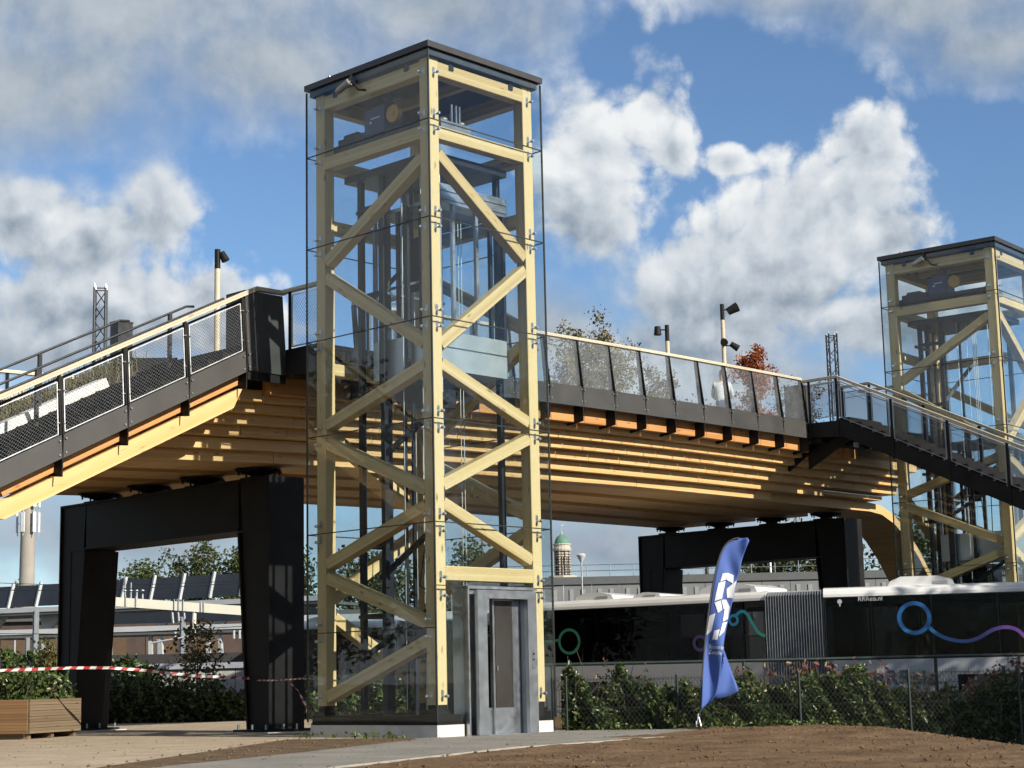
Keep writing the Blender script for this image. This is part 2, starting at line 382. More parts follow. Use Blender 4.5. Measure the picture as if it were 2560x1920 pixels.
CONCW = pm('pale concrete plinth', (.66, .64, .60), .85, 0, .1, 5, .25, 50)
JOINT = pm('dark glazing joint', (.012, .016, .018), .5)
GUIDE = pm('dark blue guide steel', (.018, .023, .034), .45, .3, .2, 8)
CABIN = pm('cabin steel panel', (.42, .46, .47), .38, .6, .08, 3)
MOTOR = pm('blue motor housing', (.008, .022, .13), .45, 0, .2, 10)
ORANGE = pm('orange sheave', (.62, .32, .06), .5)

# ------------------------------------------------------------------ lift tower (local: X = bridge direction, Y = towards the bridge)
TW, TL = 2.634, 3.0                 # widths of the door face and of the side face
JZ = [9.646, 8.046, 6.446, 4.846, 3.246, 1.646]
def pane(name, p0, p1, z0, z1, parent, mat, th=.014, g=.006):
    """vertical glass pane between two plan points"""
    a, b = Vector((p0[0], p0[1], 0)), Vector((p1[0], p1[1], 0)); d = (b-a).normalized(); n = Vector((-d.y, d.x, 0))*(th/2)
    a = a+d*g; b = b-d*g
    pts = [a-n, b-n, b+n, a+n]
    mb = MB().prism([(p.x, p.y) for p in pts], z0+g, z1-g, 'z')
    return obj(name, mb, mat, parent)
def make_tower():
    t = thing('lift_tower', 'tall glass lift tower with pale timber posts and steel door, nearest the camera', 'lift tower')
    g, s = .11, .22
    px = [(g+s/2, g+s/2), (TW-g-s/2, g+s/2), (g+s/2, TL-g-s/2), (TW-g-s/2, TL-g-s/2)]
    for (x, y) in px: beam('post', (x, y, .49), (x, y, 10.72), s, s, W_TOWER, t)
    x0, x1, y0, y1 = g+s, TW-g-s, g+s, TL-g-s
    bw = .20
    # horizontal beams on all four sides
    for zc, h in ((10.575, .23), (9.51, .215)):
        for y in (g+bw/2+.006, TL-g-bw/2-.006): beam('beam', (x0, y, zc), (x1, y, zc), bw, h, W_TOWER, t)
        for x in (g+bw/2+.006, TW-g-bw/2-.006): beam('beam', (x, y0, zc), (x, y1, zc), bw, h, W_TOWER, t)
    beam('beam', (x0, g+bw/2+.006, 2.48), (x1, g+bw/2+.006, 2.48), bw, .22, W_TOWER, t)
    for zc in (8.45, 6.0): beam('beam', (x0, TL-g-bw/2-.006, zc), (x1, TL-g-bw/2-.006, zc), bw, .2, W_TOWER, t)
    beam('beam', (TW-g-bw/2-.006, y0, 8.45), (TW-g-bw/2-.006, y1, 8.45), bw, .2, W_TOWER, t)
    # zigzag diagonals; z of the centre line where it meets the near post / the far post
    def zig(P, seq):
        for a, b in seq:
            beam('diagonal', P(a), P(b), .19, .19, W_TOWER, t)
    yR = g+.105; xL = g+.105
    def R(q): return (x0 if q[0] == 'n' else x1, yR, q[1])
    def Lf(q): return (xL, y0 if q[0] == 'n' else y1, q[1])
    zig(R, [(('n', 9.16), ('f', 7.76)), (('f', 7.54), ('n', 6.06)), (('n', 5.75), ('f', 4.99)), (('f', 4.72), ('n', 3.84)), (('n', 3.56), ('f', 2.74))])
    zig(Lf, [(('n', 9.10), ('f', 7.80)), (('f', 7.53), ('n', 6.08)), (('n', 5.74), ('f', 5.04)), (('f', 4.74), ('n', 3.77)), (('n', 3.53), ('f', 2.76)), (('f', 2.53), ('n', 1.72)), (('n', 1.46), ('f', .63))])
    def B(q): return (TW-g-.105, y0 if q[0] == 'n' else y1, q[1])
    zig(B, [(('f', 7.9), ('n', 6.6)), (('n', 6.3), ('f', 4.9)), (('f', 4.6), ('n', 3.5)), (('n', 3.2), ('f', 2.2)), (('f', 1.9), ('n', .9))])
    def K(q): return (x0 if q[0] == 'n' else x1, TL-g-.105, q[1])
    zig(K, [(('n', 4.9), ('f', 3.7)), (('f', 3.4), ('n', 2.2)), (('n', 1.9), ('f', .8))])
    # glazing: four faces, seven rows
    rows = [(9.646, 10.80)]+[(JZ[i+1], JZ[i]) for i in range(5)]+[(.24, 1.646)]
    th = .014
    for z0, z1 in rows:
        pane('glass_pane', (0, TL-.01), (0, .01), z0, z1, t, G_TOWER)
        pane('glass_pane', (TW, .01), (TW, TL-.01), z0, z1, t, G_TOWER)
        pane('glass_pane', (TW-.01, TL), (.01, TL), z0, z1, t, G_TOWER)
        if z0 > 3: pane('glass_pane', (.01, 0), (TW-.01, 0), z0, z1, t, G_TOWER)
    pane('glass_pane', (.01, 0), (TW-.01, 0), 2.29, 3.246, t, G_TOWER)
    pane('glass_pane', (.01, 0), (.60, 0), .24, 2.27, t, G_TOWER)
    pane('glass_pane', (2.20, 0), (TW-.01, 0), .24, 2.27, t, G_TOWER)
    for z in JZ:
        mb = MB()
        mb.box(-.009, .009, .0, TL, z-.008, z+.008).box(TW-.009, TW+.009, 0, TL, z-.008, z+.008).box(.01, TW-.01, TL-.009, TL+.009, z-.008, z+.008)
        if z > 2: mb.box(.01, TW-.01, -.009, .009, z-.008, z+.008)
        obj('glazing_joint', mb, JOINT, t)
    mb = MB().box(.01, .6, -.009, .009, 2.272, 2.288).box(2.2, TW-.01, -.009, .009, 2.272, 2.288); obj('glazing_joint', mb, JOINT, t)
    for x, y in ((0, 0), (TW, 0), (0, TL), (TW, TL)): obj('corner_joint', MB().box(x-.012, x+.012, y-.012, y+.012, .24, 10.8), JOINT, t)
    # point fixings: steel plate on the post, stud and button on the glass
    pl = MB(); n = 10
    poly = [(.026*math.cos(a)+0, .065*(1 if math.sin(a) >= 0 else -1)*.55+.032*math.sin(a)) for a in [2*math.pi*i/n for i in range(n)]]
    pl.prism([(p[0], p[1]) for p in poly], 0, .006, 'y')
    plm = pl.mesh('plate'); plm.materials.append(BOLT)
    st = MB().cyl((0, .0, 0), (0, -.10, 0), .011, .011, 8).cyl((0, -.06, 0), (0, -.085, 0), .022, .028, 10).cyl((0, -.114, 0), (0, -.130, 0), .026, .020, 10)
    stm = st.mesh('fixing', True); stm.materials.append(BOLT)
    def fix(x, y, z, rot):
        o = obj('point_fixing', stm, None, t, loc=(x, y, z)); o.rotation_euler = (0, 0, rot)
        q = obj('fixing_plate', plm, None, o, loc=(0, -.008, .03))
    zs = [10.47]+[z+d for z in JZ for d in (.13, -.13)]
    for z in zs+[.62]:
        for y in (g+s/2, TL-g-s/2): fix(g, y, z, -math.pi/2)
    for z in [z for z in zs if z > 2.8]+[2.41, 2.13, .62]:
        for x in (g+s/2, TW-g-s/2): fix(x, g, z, 0)
    # roof
    mb = MB().box(-.03, TW+.03, -.03, TL+.03, 10.83, 10.93); rf = obj('roof', mb, ROOFDK, t)
    obj('ceiling_panel', MB().box(.08, TW-.08, .08, TL-.08, 10.735, 10.75), pm('dark ceiling board', (.045, .055, .07), .7, spec=.2), rf)
    mb = MB()
    mb.box(.03, .05, .05, TL-.05, 10.725, 10.825).box(TW-.05, TW-.03, .05, TL-.05, 10.725, 10.825).box(.05, TW-.05, .03, .05, 10.725, 10.825).box(.05, TW-.05, TL-.05, TL-.03, 10.725, 10.825)
    obj('roof_angle', mb, pm('blue grey angle', (.05, .06, .075), .45), rf)
    for p in (.62, TL-.62):
        obj('bracket', MB().box(g-.014, g-.002, p-.05, p+.05, 10.60, 10.76), GUIDE, rf)
    for p in (.62, TW-.62):
        obj('bracket', MB().box(p-.05, p+.05, g-.014, g-.002, 10.60, 10.76), GUIDE, rf)
    mb = MB().cyl((.02, 2.42, 10.93), (.02, 2.42, 10.96), .03, .03, 8).box(-.01, .05, 2.1, 2.35, 10.93, 10.945); obj('roof_fitting', mb, STEELD, rf)
    # base: concrete plinth, black frame, shoes
    mb = MB().box(.03, .60, .03, .28, 0, .19).box(2.20, TW-.03, .03, .28, 0, .19).box(.03, .28, .28, TL-.03, 0, .19).box(TW-.28, TW-.03, .28, TL-.03, 0, .19).box(.28, TW-.28, TL-.28, TL-.03, 0, .19)
    obj('plinth', mb, CONCW, t)
    mb = MB().box(.05, .26, .05, TL-.05, .193, .34).box(TW-.26, TW-.05, .05, TL-.05, .193, .34).box(.26, TW-.26, TL-.26, TL-.05, .193, .34).box(.26, .6, .05, .26, .193, .34).box(2.2, TW-.26, .05, .26, .193, .34)
    obj('base_frame', mb, BLACK, t)
    for x, y in px: obj('post_shoe', MB().box(x-.13, x+.13, y-.13, y+.13, .343, .40).box(x-.09, x+.09, y-.09, y+.09, .40, .487), BLACK, t)
    obj('base_panel', MB().box(1.0, 2.35, 1.1, 1.13, .3, 1.55).box(1.2, 1.24, 1.06, 1.1, .3, 1.55).box(1.6, 1.64, 1.06, 1.1, .3, 1.55), BLACK, t)
    # steel door portal
    d = thing_part('door_portal', t)
    obj('side_jamb', MB().box(.63, .66, -.06, .28, .0, 2.27).box(.66, .72, .06, .10, .0, 2.27), STEEL, d)
    obj('portal_head', MB().box(.63, 2.20, -.06, .30, 2.24, 2.285), STEEL, d)
    fr = MB().box(.735, .935, -.17, -.10, 0, 2.22).box(1.855, 2.055, -.17, -.10, 0, 2.22).box(.935, 1.855, -.17, -.10, 2.09, 2.22)
    obj('door_frame', fr, STEEL, d)
    obj('reveal', MB().box(.86, .90, -.098, .25, .0, 2.13).box(1.89, 1.93, -.098, .25, .0, 2.13).box(.90, 1.89, -.098, .25, 2.13, 2.17), STEELD, d)
    lf = obj('door_leaf', MB().box(1.26, 1.88, .04, .07, .02, 2.125), STEEL, d)
    obj('leaf_panel', MB().box(1.31, 1.70, .030, .039, .42, 2.07), pm('dark door glass', (.04, .037, .034), .12), lf)
    obj('leaf_edge', MB().box(1.235, 1.262, .01, .075, .02, 2.125), STEELD, lf)
    obj('sill_panel', MB().box(.905, 1.235, .05, .07, .02, .42), STEEL, d)
    obj('pull', MB().box(1.33, 1.35, .012, .03, .98, 1.06), STEEL, lf)
    cp = obj('call_panel', MB().box(1.925, 1.995, -.176, -.171, 1.0, 1.30), STEELD, d)
    obj('button', MB().cyl((1.96, -.176, 1.24), (1.96, -.184, 1.24), .018, .018, 10).cyl((1.96, -.176, 1.15), (1.96, -.184, 1.15), .015, .015, 10), BLACK, cp)
    obj('threshold', MB().box(.735, 2.055, -.17, .2, -.01, .018), STEEL, d)
    # guide rails, landing brackets and ropes of the shaft
    for x, y in ((.62, 2.32), (.62, 1.78), (1.35, 2.48), (2.28, .75)):
        obj('guide_rail', MB().box(x-.045, x+.045, y-.045, y+.045, .3, 9.33), GUIDE, t)
    for x, y in ((.95, 1.45), (2.05, 2.35), (1.75, 2.5)): obj('guide_rail', MB().box(x-.03, x+.03, y-.02, y+.02, .3, 9.3), GUIDE, t)
    for z in (8.7, 7.2, 5.55, 4.4, 3.05, 1.9):
        mb = MB().box(.58, .66, 1.8, 2.3, z-.04, z+.04).box(.66, 1.35, 2.44, 2.50, z-.03, z+.03)
        obj('rail_bracket', mb, GUIDE, t)
    for (a, b) in (((.62, 1.78, 7.25), (1.4, 1.3, 8.25)), ((.62, 1.78, 4.5), (.8, .5, 5.25)), ((.62, 1.9, 2.5), (.75, .5, 3.4)), ((.70, 2.3, 1.3), (.75, .6, 2.1))):
        obj('strut', MB().bar(a, b, .06, .08), GUIDE, t)
    mb = MB()
    for i, (x, y) in enumerate(((.8, 1.05), (.83, 1.02), (.86, .99), (1.02, 1.30), (1.5, .9), (1.55, .88), (1.62, 2.1), (.7, 1.4), (.9, .7))): mb.cyl((x, y, .4), (x, y, 9.3), .007, .007, 6)
    obj('ropes', mb, pm('steel rope', (.38, .39, .38), .4, .6), t)
    pts = [(.95, 1.2, 5.4)]+[(.95+.10*math.sin(i*.5), 1.2+.16*i/10-.1*math.sin(i*.3), 5.4-.38*i) for i in range(1, 9)]+[(1.15, 1.2, 2.2), (1.2, 1.05, 3.6), (1.18, 1.0, 5.2)]
    obj('trailing_cable', MB().tube(pts, .012, 6), BLACK, t)
    # small dark counterweight frame low in the shaft
    cw = MB().box(.75, .85, .45, 1.55, 1.72, 1.78)
    for k in range(5): cw.box(.74, .86, .5+k*.22, .62+k*.22, 1.2, 1.72)
    obj('buffer_frame', cw, BLACK, t)
    # machinery platform
    mp = obj('machine_platform', MB().box(.45, 2.2, .42, 2.55, 9.18, 9.30), GUIDE, t)
    mc = MB().box(.34, .62, .4, 2.70, 9.66, 9.84).box(.38, .72, 1.95, 2.62, 9.84, 9.95).box(.40, .66, 2.15, 2.5, 9.95, 10.01)
    obj('machine_bed', mc, GUIDE, t)
    mo = obj('motor', MB().box(.34, .80, 1.42, 1.90, 9.85, 10.27).box(.42, .72, 1.5, 1.82, 10.27, 10.34).cyl((.57, 1.55, 10.34), (.57, 1.5, 10.5), .06, .06, 10).box(.44, .7, 1.36, 1.6, 10.45, 10.53), MOTOR, t)
    obj('nameplate', MB().box(.332, .339, 1.52, 1.74, 10.10, 10.12).box(.332, .339, 1.72, 1.77, 10.03, 10.07), BOLT, mo)
    obj('sheave', MB().cyl((.36, 1.24, 10.10), (.44, 1.24, 10.10), .15, .15, 20).cyl((.345, 1.24, 10.10), (.36, 1.24, 10.10), .04, .04, 12), ORANGE, mo)
    cm_ = obj('security_camera', MB().cyl((-.14, 2.02, 10.56), (-.10, 1.78, 10.67), .055, .065, 14).cyl((-.145, 2.05, 10.545), (-.14, 2.02, 10.56), .04, .055, 14), pm('grey camera housing', (.26, .26, .25), .5), t, True)
    obj('camera_cable', MB().tube([(-.10, 1.74, 10.66), (-.08, 1.66, 10.60), (-.07, 1.60, 10.50), (-.05, 1.50, 10.47), (-.02, 1.46, 10.47)], .018, 8).bar((-.10, 1.8, 10.70), (-.02, 1.8, 10.83), .04, .03), BLACK, cm_, True)
    bt = MB().box(.72, 1.40, .46, .80, 9.66, 9.90).sphere((.86, .58, 9.92), .11, .11, .07).sphere((1.26, .58, 9.92), .11, .11, .07)
    for x in (1.0, 1.1, 1.18): bt.box(x, x+.03, .50, .54, 9.9, 10.22)
    obj('rope_hitch', bt, STEELD, t)
    beam('lifting_beam', (1.3, .45, 10.62), (1.3, TL-.45, 10.62), .12, .16, W_TOWER, t)
    obj('roof_hook', MB().cyl((.45, 2.45, 10.64), (.45, 2.45, 10.52), .02, .02, 8).cyl((.45, 2.40, 10.49), (.45, 2.50, 10.49), .03, .03, 8), BLACK, t)
    return t
def thing_part(name, parent):
    o = bpy.data.objects.new(name, None); o.empty_display_size = .1; link(o, parent); return o

def make_cabin(label):
    c = thing('lift_cabin', label, 'lift cabin', (0, 0, 5.75))
    x0, x1, y0, y1, H = .72, 2.30, .58, 2.15, 3.1
    obj('floor_box', MB().box(x0, x1, y0, y1, .02, .66), CABIN, c)
    obj('header', MB().box(x0, x1+.02, y0-.03, y0+.30, 2.78, 3.10).box(x0, x1, y0-.05, y0-.03, 2.84, 2.90).box(x0, x1, y0-.05, y0-.03, 2.98, 3.02), STEEL, c)
    obj('cabin_roof', MB().box(x0, x1, y0+.3, y1, 2.8, 2.86), STEELD, c)
    for x in (x0+.05, 1.08, 1.62, 1.95, x1-.04):
        obj('door_stile', MB().box(x-.03, x+.03, y0-.01, y0+.05, .66, 2.78), STEEL if x < 1.9 else GUIDE, c)
    for x in (x0+.03, 1.5, x1-.03): obj('cabin_post', MB().box(x-.03, x+.03, y1-.06, y1, .66, 2.8), STEELD, c)
    for y in (1.0, 1.55): obj('cabin_post', MB().box(x0, x0+.06, y-.03, y+.03, .66, 2.8), GUIDE, c)
    
    pane('cabin_glass', (x0, y0+.02), (x1, y0+.02), .66, 2.78, c, G_TOWER)
    obj('handrail', MB().box(x0+.06, x0+.1, y0+.2, y1-.1, 1.52, 1.56).box(x0+.1, x1, y1-.1, y1-.06, 1.52, 1.56), STEEL, c)
    obj('control_panel', MB().box(x0+.08, x0+.12, 1.1, 1.3, 1.4, 2.3), BLACK, c)
    obj('frame_rail', MB().box(x0-.1, x0-.04, 1.2, 1.28, -.15, 3.2).box(x0-.1, x0-.04, 1.82, 1.9, -.15, 3.2).box(x0-.12, x1, 1.25, 1.33, 3.11, 3.2).box(x0-.1, x1, 1.2, 1.85, -.16, -.06), GUIDE, c)
    obj('apron_gear', MB().box(1.0, 1.5, 1.0, 1.8, -.5, -.16).cyl((.9, 1.5, -.3), (.9, 1.7, -.3), .12, .12, 12), GUIDE, c)
    return c
tower = make_tower()
cabin = make_cabin('steel and glass lift cabin hanging inside the near timber tower')
tower2 = copy_tree(tower); tower2.location = (18.62, .18, 0); tower2.rotation_euler = (0, 0, math.radians(5.0))
tag(tower2, 'glass and timber lift tower behind the far steel stair at the right edge', 'lift tower')
cabin2 = copy_tree(cabin); cabin2.location = (18.62, .18, 3.4); cabin2.rotation_euler = (0, 0, math.radians(5.0))
tag(cabin2, 'lift cabin inside the far timber tower above the bus', 'lift cabin')

# ------------------------------------------------------------------ timber footbridge
def camb(u):
    a, b, c_ = (.3, -.25), (8.7, 0.0), (17.0, .04)
    s = 0
    for i, (xi, yi) in enumerate((a, b, c_)):
        t = yi
        for j, (xj, _) in enumerate((a, b, c_)):
            if i != j: t *= (u-xj)/(xi-xj)
        s += t
    return max(s, -.7) if u < 17 else .04
def hz(u): return 7.82+.68*camb(u)          # handrail height along the deck edge
bridge = thing('timber_footbridge', 'stepped timber footbridge deck with glass parapet running behind the lift towers', 'footbridge', (8.0, 9.4, 0))
BO = Vector((8.0, 9.4, 0))
def bobj(name, mb, mat, parent=None, **kw):
    o = obj(name, mb, mat, parent or bridge, **kw)
    if parent is None: o.location = o.location-BO
    return o
def bbeam(name, p0, p1, w, h, mat): return beam(name, Vector(p0)-BO, Vector(p1)-BO, w, h, mat, bridge)
# deck
mb = MB(); us = [-7+i*1.0 for i in range(33)]
for a, b in zip(us[:-1], us[1:]):
    y0 = 9.0 if b <= 0.05 else 4.6
    za, zb = 6.60+camb(a), 6.60+camb(b)
    mb.add([(a, y0, za-.2), (b, y0, zb-.2), (b, 14.2, zb-.2), (a, 14.2, za-.2), (a, y0, za), (b, y0, zb), (b, 14.2, zb), (a, 14.2, za)],
           [(3,2,1,0),(4,5,6,7),(0,1,5,4),(1,2,6,5),(2,3,7,6),(3,0,4,7)])
bobj('deck', mb, CONC)
# outer edge timbers, stepped layers of blocks
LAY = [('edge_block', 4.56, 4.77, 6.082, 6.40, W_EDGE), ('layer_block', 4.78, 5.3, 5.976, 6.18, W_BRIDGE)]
zb = [5.812, 5.632, 5.447, 5.242, 5.042]; zt = [5.974]+zb[:-1]
for i in range(5): LAY.append(('layer_block', 5.0+.22*i, 5.5+.22*i, zb[i], zt[i]-.003, W_BRIDGE))
for li, (nm, v0, v1, z0, z1, mat) in enumerate(LAY):
    step = 1.04; off = 8.80+.012*(li-2)
    k0, k1 = (-9, 13) if li < 2 else (-11, 13)
    if li >= 5: step, off, k0, k1 = 5.2, 8.80-2.0*(li-5), -2, 2
    for k in range(k0, k1):
        a = off+k*step+.006; b = off+(k+1)*step-.006
        if li == 0 and a > 16.8: continue
        if li == 0 and b < -.1: continue
        ulim = (z1-.1+1.47-7.65)/.493+.083
        if b < ulim+.15: continue
        a = max(a, ulim)
        h = z1-z0; c0, c1 = camb(a), camb(b)
        bbeam(nm, (a, (v0+v1)/2, (z0+z1)/2+c0), (b, (v0+v1)/2, (z0+z1)/2+c1), v1-v0, h, mat)
        if v0 > 4.9:   # far side
            y = 18.5-(v0+v1)/2
            if k % 2 == 0 or li >= 5: bbeam('far_layer_block', (a, y, (z0+z1)/2+c0), (b if li >= 5 else b+step, y, (z0+z1)/2+c1), v1-v0, h, mat)
# ribs of the soffit, bending down beyond the far portal
def rib_z(u): return 5.045+camb(u)-(.22*(u-22.1)**2 if u > 22.1 else 0)
for i, vc in enumerate((6.75, 8.5, 10.25, 12.0)):
    wd = 1.3 if i in (0, 3) else 1.15
    ul = [-7+i_*1.0 for i_ in range(30)]+[22.6, 23.2, 23.8, 24.4, 25.0]; ul = [u for u in ul if -3.05 <= u <= 22.0]+[22.6, 23.2, 23.8, 24.4, 25.0]
    if i > 0: ul = [u for u in ul if u <= 21.5]+[21.8]
    n = len(ul); mb = MB(); vs_ = []
    for u in ul:
        z = rib_z(u)
        vs_ += [(u, vc-wd/2, z), (u, vc+wd/2, z), (u, vc+wd/2, z+.24), (u, vc-wd/2, z+.24)]
    fs = [(3,2,1,0), tuple(4*(n-1)+j for j in range(4))]
    for k in range(n-1):
        for j in range(4): fs.append((4*k+j, 4*k+(j+1) % 4, 4*k+4+(j+1) % 4, 4*k+4+j))
    mb.add(vs_, fs); bobj('soffit_rib', mb, W_BRIDGE)
mb = MB()
for a, b in zip(us[:-1], us[1:]):
    if a > 21.5: break
    if a < -1.6: continue
    za, zb_ = 5.30+camb(a), 5.30+camb(b)
    mb.add([(a, 5.7, za), (b, 5.7, zb_), (b, 12.8, zb_), (a, 12.8, za), (a, 5.7, za+.1), (b, 5.7, zb_+.1), (b, 12.8, zb_+.1), (a, 12.8, za+.1)], [(3,2,1,0),(4,5,6,7),(0,1,5,4),(1,2,6,5),(2,3,7,6),(3,0,4,7)])
bobj('soffit_panel', mb, W_BRIDGE)
# near parapet
posts = [8.45+1.02*k for k in range(-6, 9)]
def bracket_poly(h): return [(4.42, h-.03), (4.53, h-.03), (4.44, h-1.05), (4.46, h-1.40), (4.76, h-1.46), (4.76, h-1.80), (4.31, h-1.745), (4.285, h-1.0)]
for u in posts:
    h = hz(u)
    po = bobj('parapet_post', MB().prism(bracket_poly(h), u-.010, u+.010, 'x').prism([(4.43, h-.05), (4.455, h-.05), (4.37, h-1.04), (4.345, h-1.04)], u-.035, u+.035, 'x'), BLACK)
    mbb = MB()
    for dx in (-.05, .05):
        for dz, y in ((1.10, 4.29), (1.34, 4.295)): mbb.cyl((u+dx, y+.02, h-dz), (u+dx, y-.012, h-dz), .014, .014, 8)
    obj('bolt', mbb, BOLT, po)
for a, b in zip(posts[:-1], posts[1:]):
    ha, hb = hz(a), hz(b)
    p = [(a+.04, 4.43, ha-.06), (b-.04, 4.43, hb-.06), (b-.04, 4.335, hb-1.02), (a+.04, 4.335, ha-1.02)]
    mb = MB().add([(x, y-.007, z) for x, y, z in p]+[(x, y+.007, z) for x, y, z in p], [(3,2,1,0),(4,5,6,7),(0,1,5,4),(1,2,6,5),(2,3,7,6),(3,0,4,7)])
    bobj('parapet_glass', mb, G_PARA)
    p = [(a+.006, 4.318, ha-1.03), (b-.006, 4.318, hb-1.03), (b-.006, 4.30, hb-1.45), (a+.006, 4.30, ha-1.45)]
    mb = MB().add([(x, y-.004, z) for x, y, z in p]+[(x, y+.012, z) for x, y, z in p], [(3,2,1,0),(4,5,6,7),(0,1,5,4),(1,2,6,5),(2,3,7,6),(3,0,4,7)])
    bobj('fascia_panel', mb, DARK)
    bbeam('handrail', (a, 4.47, ha), (b, 4.47, hb), .12, .06, W_RAIL)
# black end panels: at the stair head on the left and beside the far stair
def end_panel(u0, u1, h): return MB().add([(u0, 4.42, h-.07), (u1, 4.42, h-.07), (u1, 4.30, h-1.5), (u0, 4.30, h-1.5), (u0, 4.95, h-.07), (u1, 4.95, h-.07), (u1, 4.95, h-1.5), (u0, 4.95, h-1.5)],
                                       [(0,3,2,1),(4,5,6,7),(0,1,5,4),(1,2,6,5),(2,3,7,6),(3,0,4,7)])
bobj('end_panel', end_panel(-.20, .63, 7.65), DARK)
bobj('end_panel', end_panel(16.62, 16.86, 7.80), DARK)
bobj('end_panel', MB().box(-.2, .63, 4.33, 4.36, 6.0, 6.14), BLACK)
# far parapet
fp = [-6.5+1.5*k for k in range(0, 20)]
for a, b in zip(fp[:-1], fp[1:]):
    ha, hb = hz(a)-.05, hz(b)-.05
    p = [(a+.03, 14.2, ha-.06), (b-.03, 14.2, hb-.06), (b-.03, 14.2, hb-1.05), (a+.03, 14.2, ha-1.05)]
    mb = MB().add([(x, y-.007, z) for x, y, z in p]+[(x, y+.007, z) for x, y, z in p], [(3,2,1,0),(4,5,6,7),(0,1,5,4),(1,2,6,5),(2,3,7,6),(3,0,4,7)])
    bobj('far_parapet_glass', mb, G_PARA)
    bbeam('far_handrail', (a, 14.2, ha), (b, 14.2, hb), .14, .07, W_RAIL)
    bobj('far_parapet_post', MB().box(a-.02, a+.02, 14.16, 14.26, ha-1.35, ha-.04), BLACK)
    bobj('far_fascia_panel', MB().box(a+.01, b-.01, 14.18, 14.24, ha-1.45, ha-1.06), DARK)
# lift landings: slab, fascia, mesh railing between deck and tower
def wire_quad(mb, P, nx, ny, r=.0016):
    """diamond cable mesh over a quad P(s,t)"""
    def seg(s0, t0, s1, t1): mb.bar(P(s0, t0), P(s1, t1), r*2)
    n = nx+ny
    for k in range(-ny, nx+1):
        # rising lines s = k/nx + t*ny/nx
        s0, s1 = k/nx, (k+ny)/nx; t0, t1 = 0., 1.
        if s0 < 0: t0 = -s0*nx/ny; s0 = 0
        if s1 > 1: t1 = (1-k/nx)*nx/ny; s1 = 1
        if t1 > t0+1e-3:
            seg(s0, t0, s1, t1); seg(s0, 1-t0, s1, 1-t1)
def landing(u0, u1, v0, h, side):
    z = h-1.1
    bobj('landing_slab', MB().box(u0, u1, v0, 4.6, z-.32, z-.04), BLACK)
    bobj('landing_beam', MB().box(u0-.03, u0, v0, 4.3, z-.42, z+.05), BLACK); bobj('landing_beam', MB().box(u1, u1+.03, v0, 4.3, z-.42, z+.05), BLACK)
    for u in (u0, u1):
        bbeam('handrail', (u, v0+.02, h), (u, 4.45, h), .12, .06, W_RAIL)
        mb = MB()
        for v in (v0+.05, 4.22): mb.box(u-.012, u+.012, v-.03, v+.03, z-.2, h-.03)
        bobj('landing_post', mb, BLACK)
        fr = MB().box(u-.01, u+.01, v0+.10, 4.17, h-.10, h-.075).box(u-.01, u+.01, v0+.10, 4.17, z+.08, z+.105).box(u-.01, u+.01, v0+.10, v0+.125, z+.105, h-.10).box(u-.01, u+.01, 4.145, 4.17, z+.105, h-.10)
        f = bobj('mesh_frame', fr, GALV)
        mw = MB(); wire_quad(mw, lambda s, t: Vector((u, v0+.12+s*(4.03-v0), z+.1+t*(h-.1-z-.1))), 14, 12, .0026)
        obj('wire_mesh', mw, GALV, f)
landing(.63, 2.45, 3.04, 7.65, 0)
landing(19.2, 21.0, 3.25, 7.82, 1)

# ------------------------------------------------------------------ left stair (runs down along the bridge edge)
stair = thing('timber_stair', 'broad stair with timber stringers, black side panels and mesh railing at left', 'stair', (-3.0, 5.6, 0))
SO = Vector((-3.0, 5.6, 0))
def sobj(name, mb, mat, parent=None, **kw):
    o = obj(name, mb, mat, parent or stair, **kw)
    if parent is None: o.location = o.location-SO
    return o
def sbeam(name, p0, p1, w, h, mat, label=None): return beam(name, Vector(p0)-SO, Vector(p1)-SO, w, h, mat, stair, label=label)
SL = .493
def sh(u): return 7.65+SL*(u-.083)
UB = -8.4
sbeam('handrail', (UB, 4.46, sh(UB)), (.06, 4.46, sh(.06)), .12, .075, W_RAIL)
sbeam('handrail', (.06, 4.46, 7.642), (.70, 4.46, 7.65), .12, .07, W_RAIL)
sposts = [-.25-1.185*k for k in range(0, 7)]
for u in sposts:
    h = sh(u)
    po = sobj('railing_post', MB().prism([(4.41, h-.04), (4.50, h-.04), (4.43, h-1.0), (4.46, h-1.36), (4.66, h-1.40), (4.66, h-1.62), (4.30, h-1.66), (4.28, h-1.0)], u-.011, u+.011, 'x').prism([(4.40, h-.07), (4.43, h-.07), (4.34, h-1.0), (4.31, h-1.0)], u-.04, u+.04, 'x'), BLACK)
    mbb = MB()
    for dx in (-.055, .055):
        for dz in (1.08, 1.30): mbb.cyl((u+dx, 4.33, h-dz+SL*dx), (u+dx, 4.278, h-dz+SL*dx), .014, .014, 8)
        for dz in (.30, .82): mbb.cyl((u+dx*.9, 4.40, h-dz), (u+dx*.9, 4.33, h-dz), .010, .010, 8)
    obj('bolt', mbb, BOLT, po)
def slab4(p, th):   # p: four (u,v,z); thickened in v
    return MB().add([(x, y-th, z) for x, y, z in p]+[(x, y+th, z) for x, y, z in p], [(3,2,1,0),(4,5,6,7),(0,1,5,4),(1,2,6,5),(2,3,7,6),(3,0,4,7)])
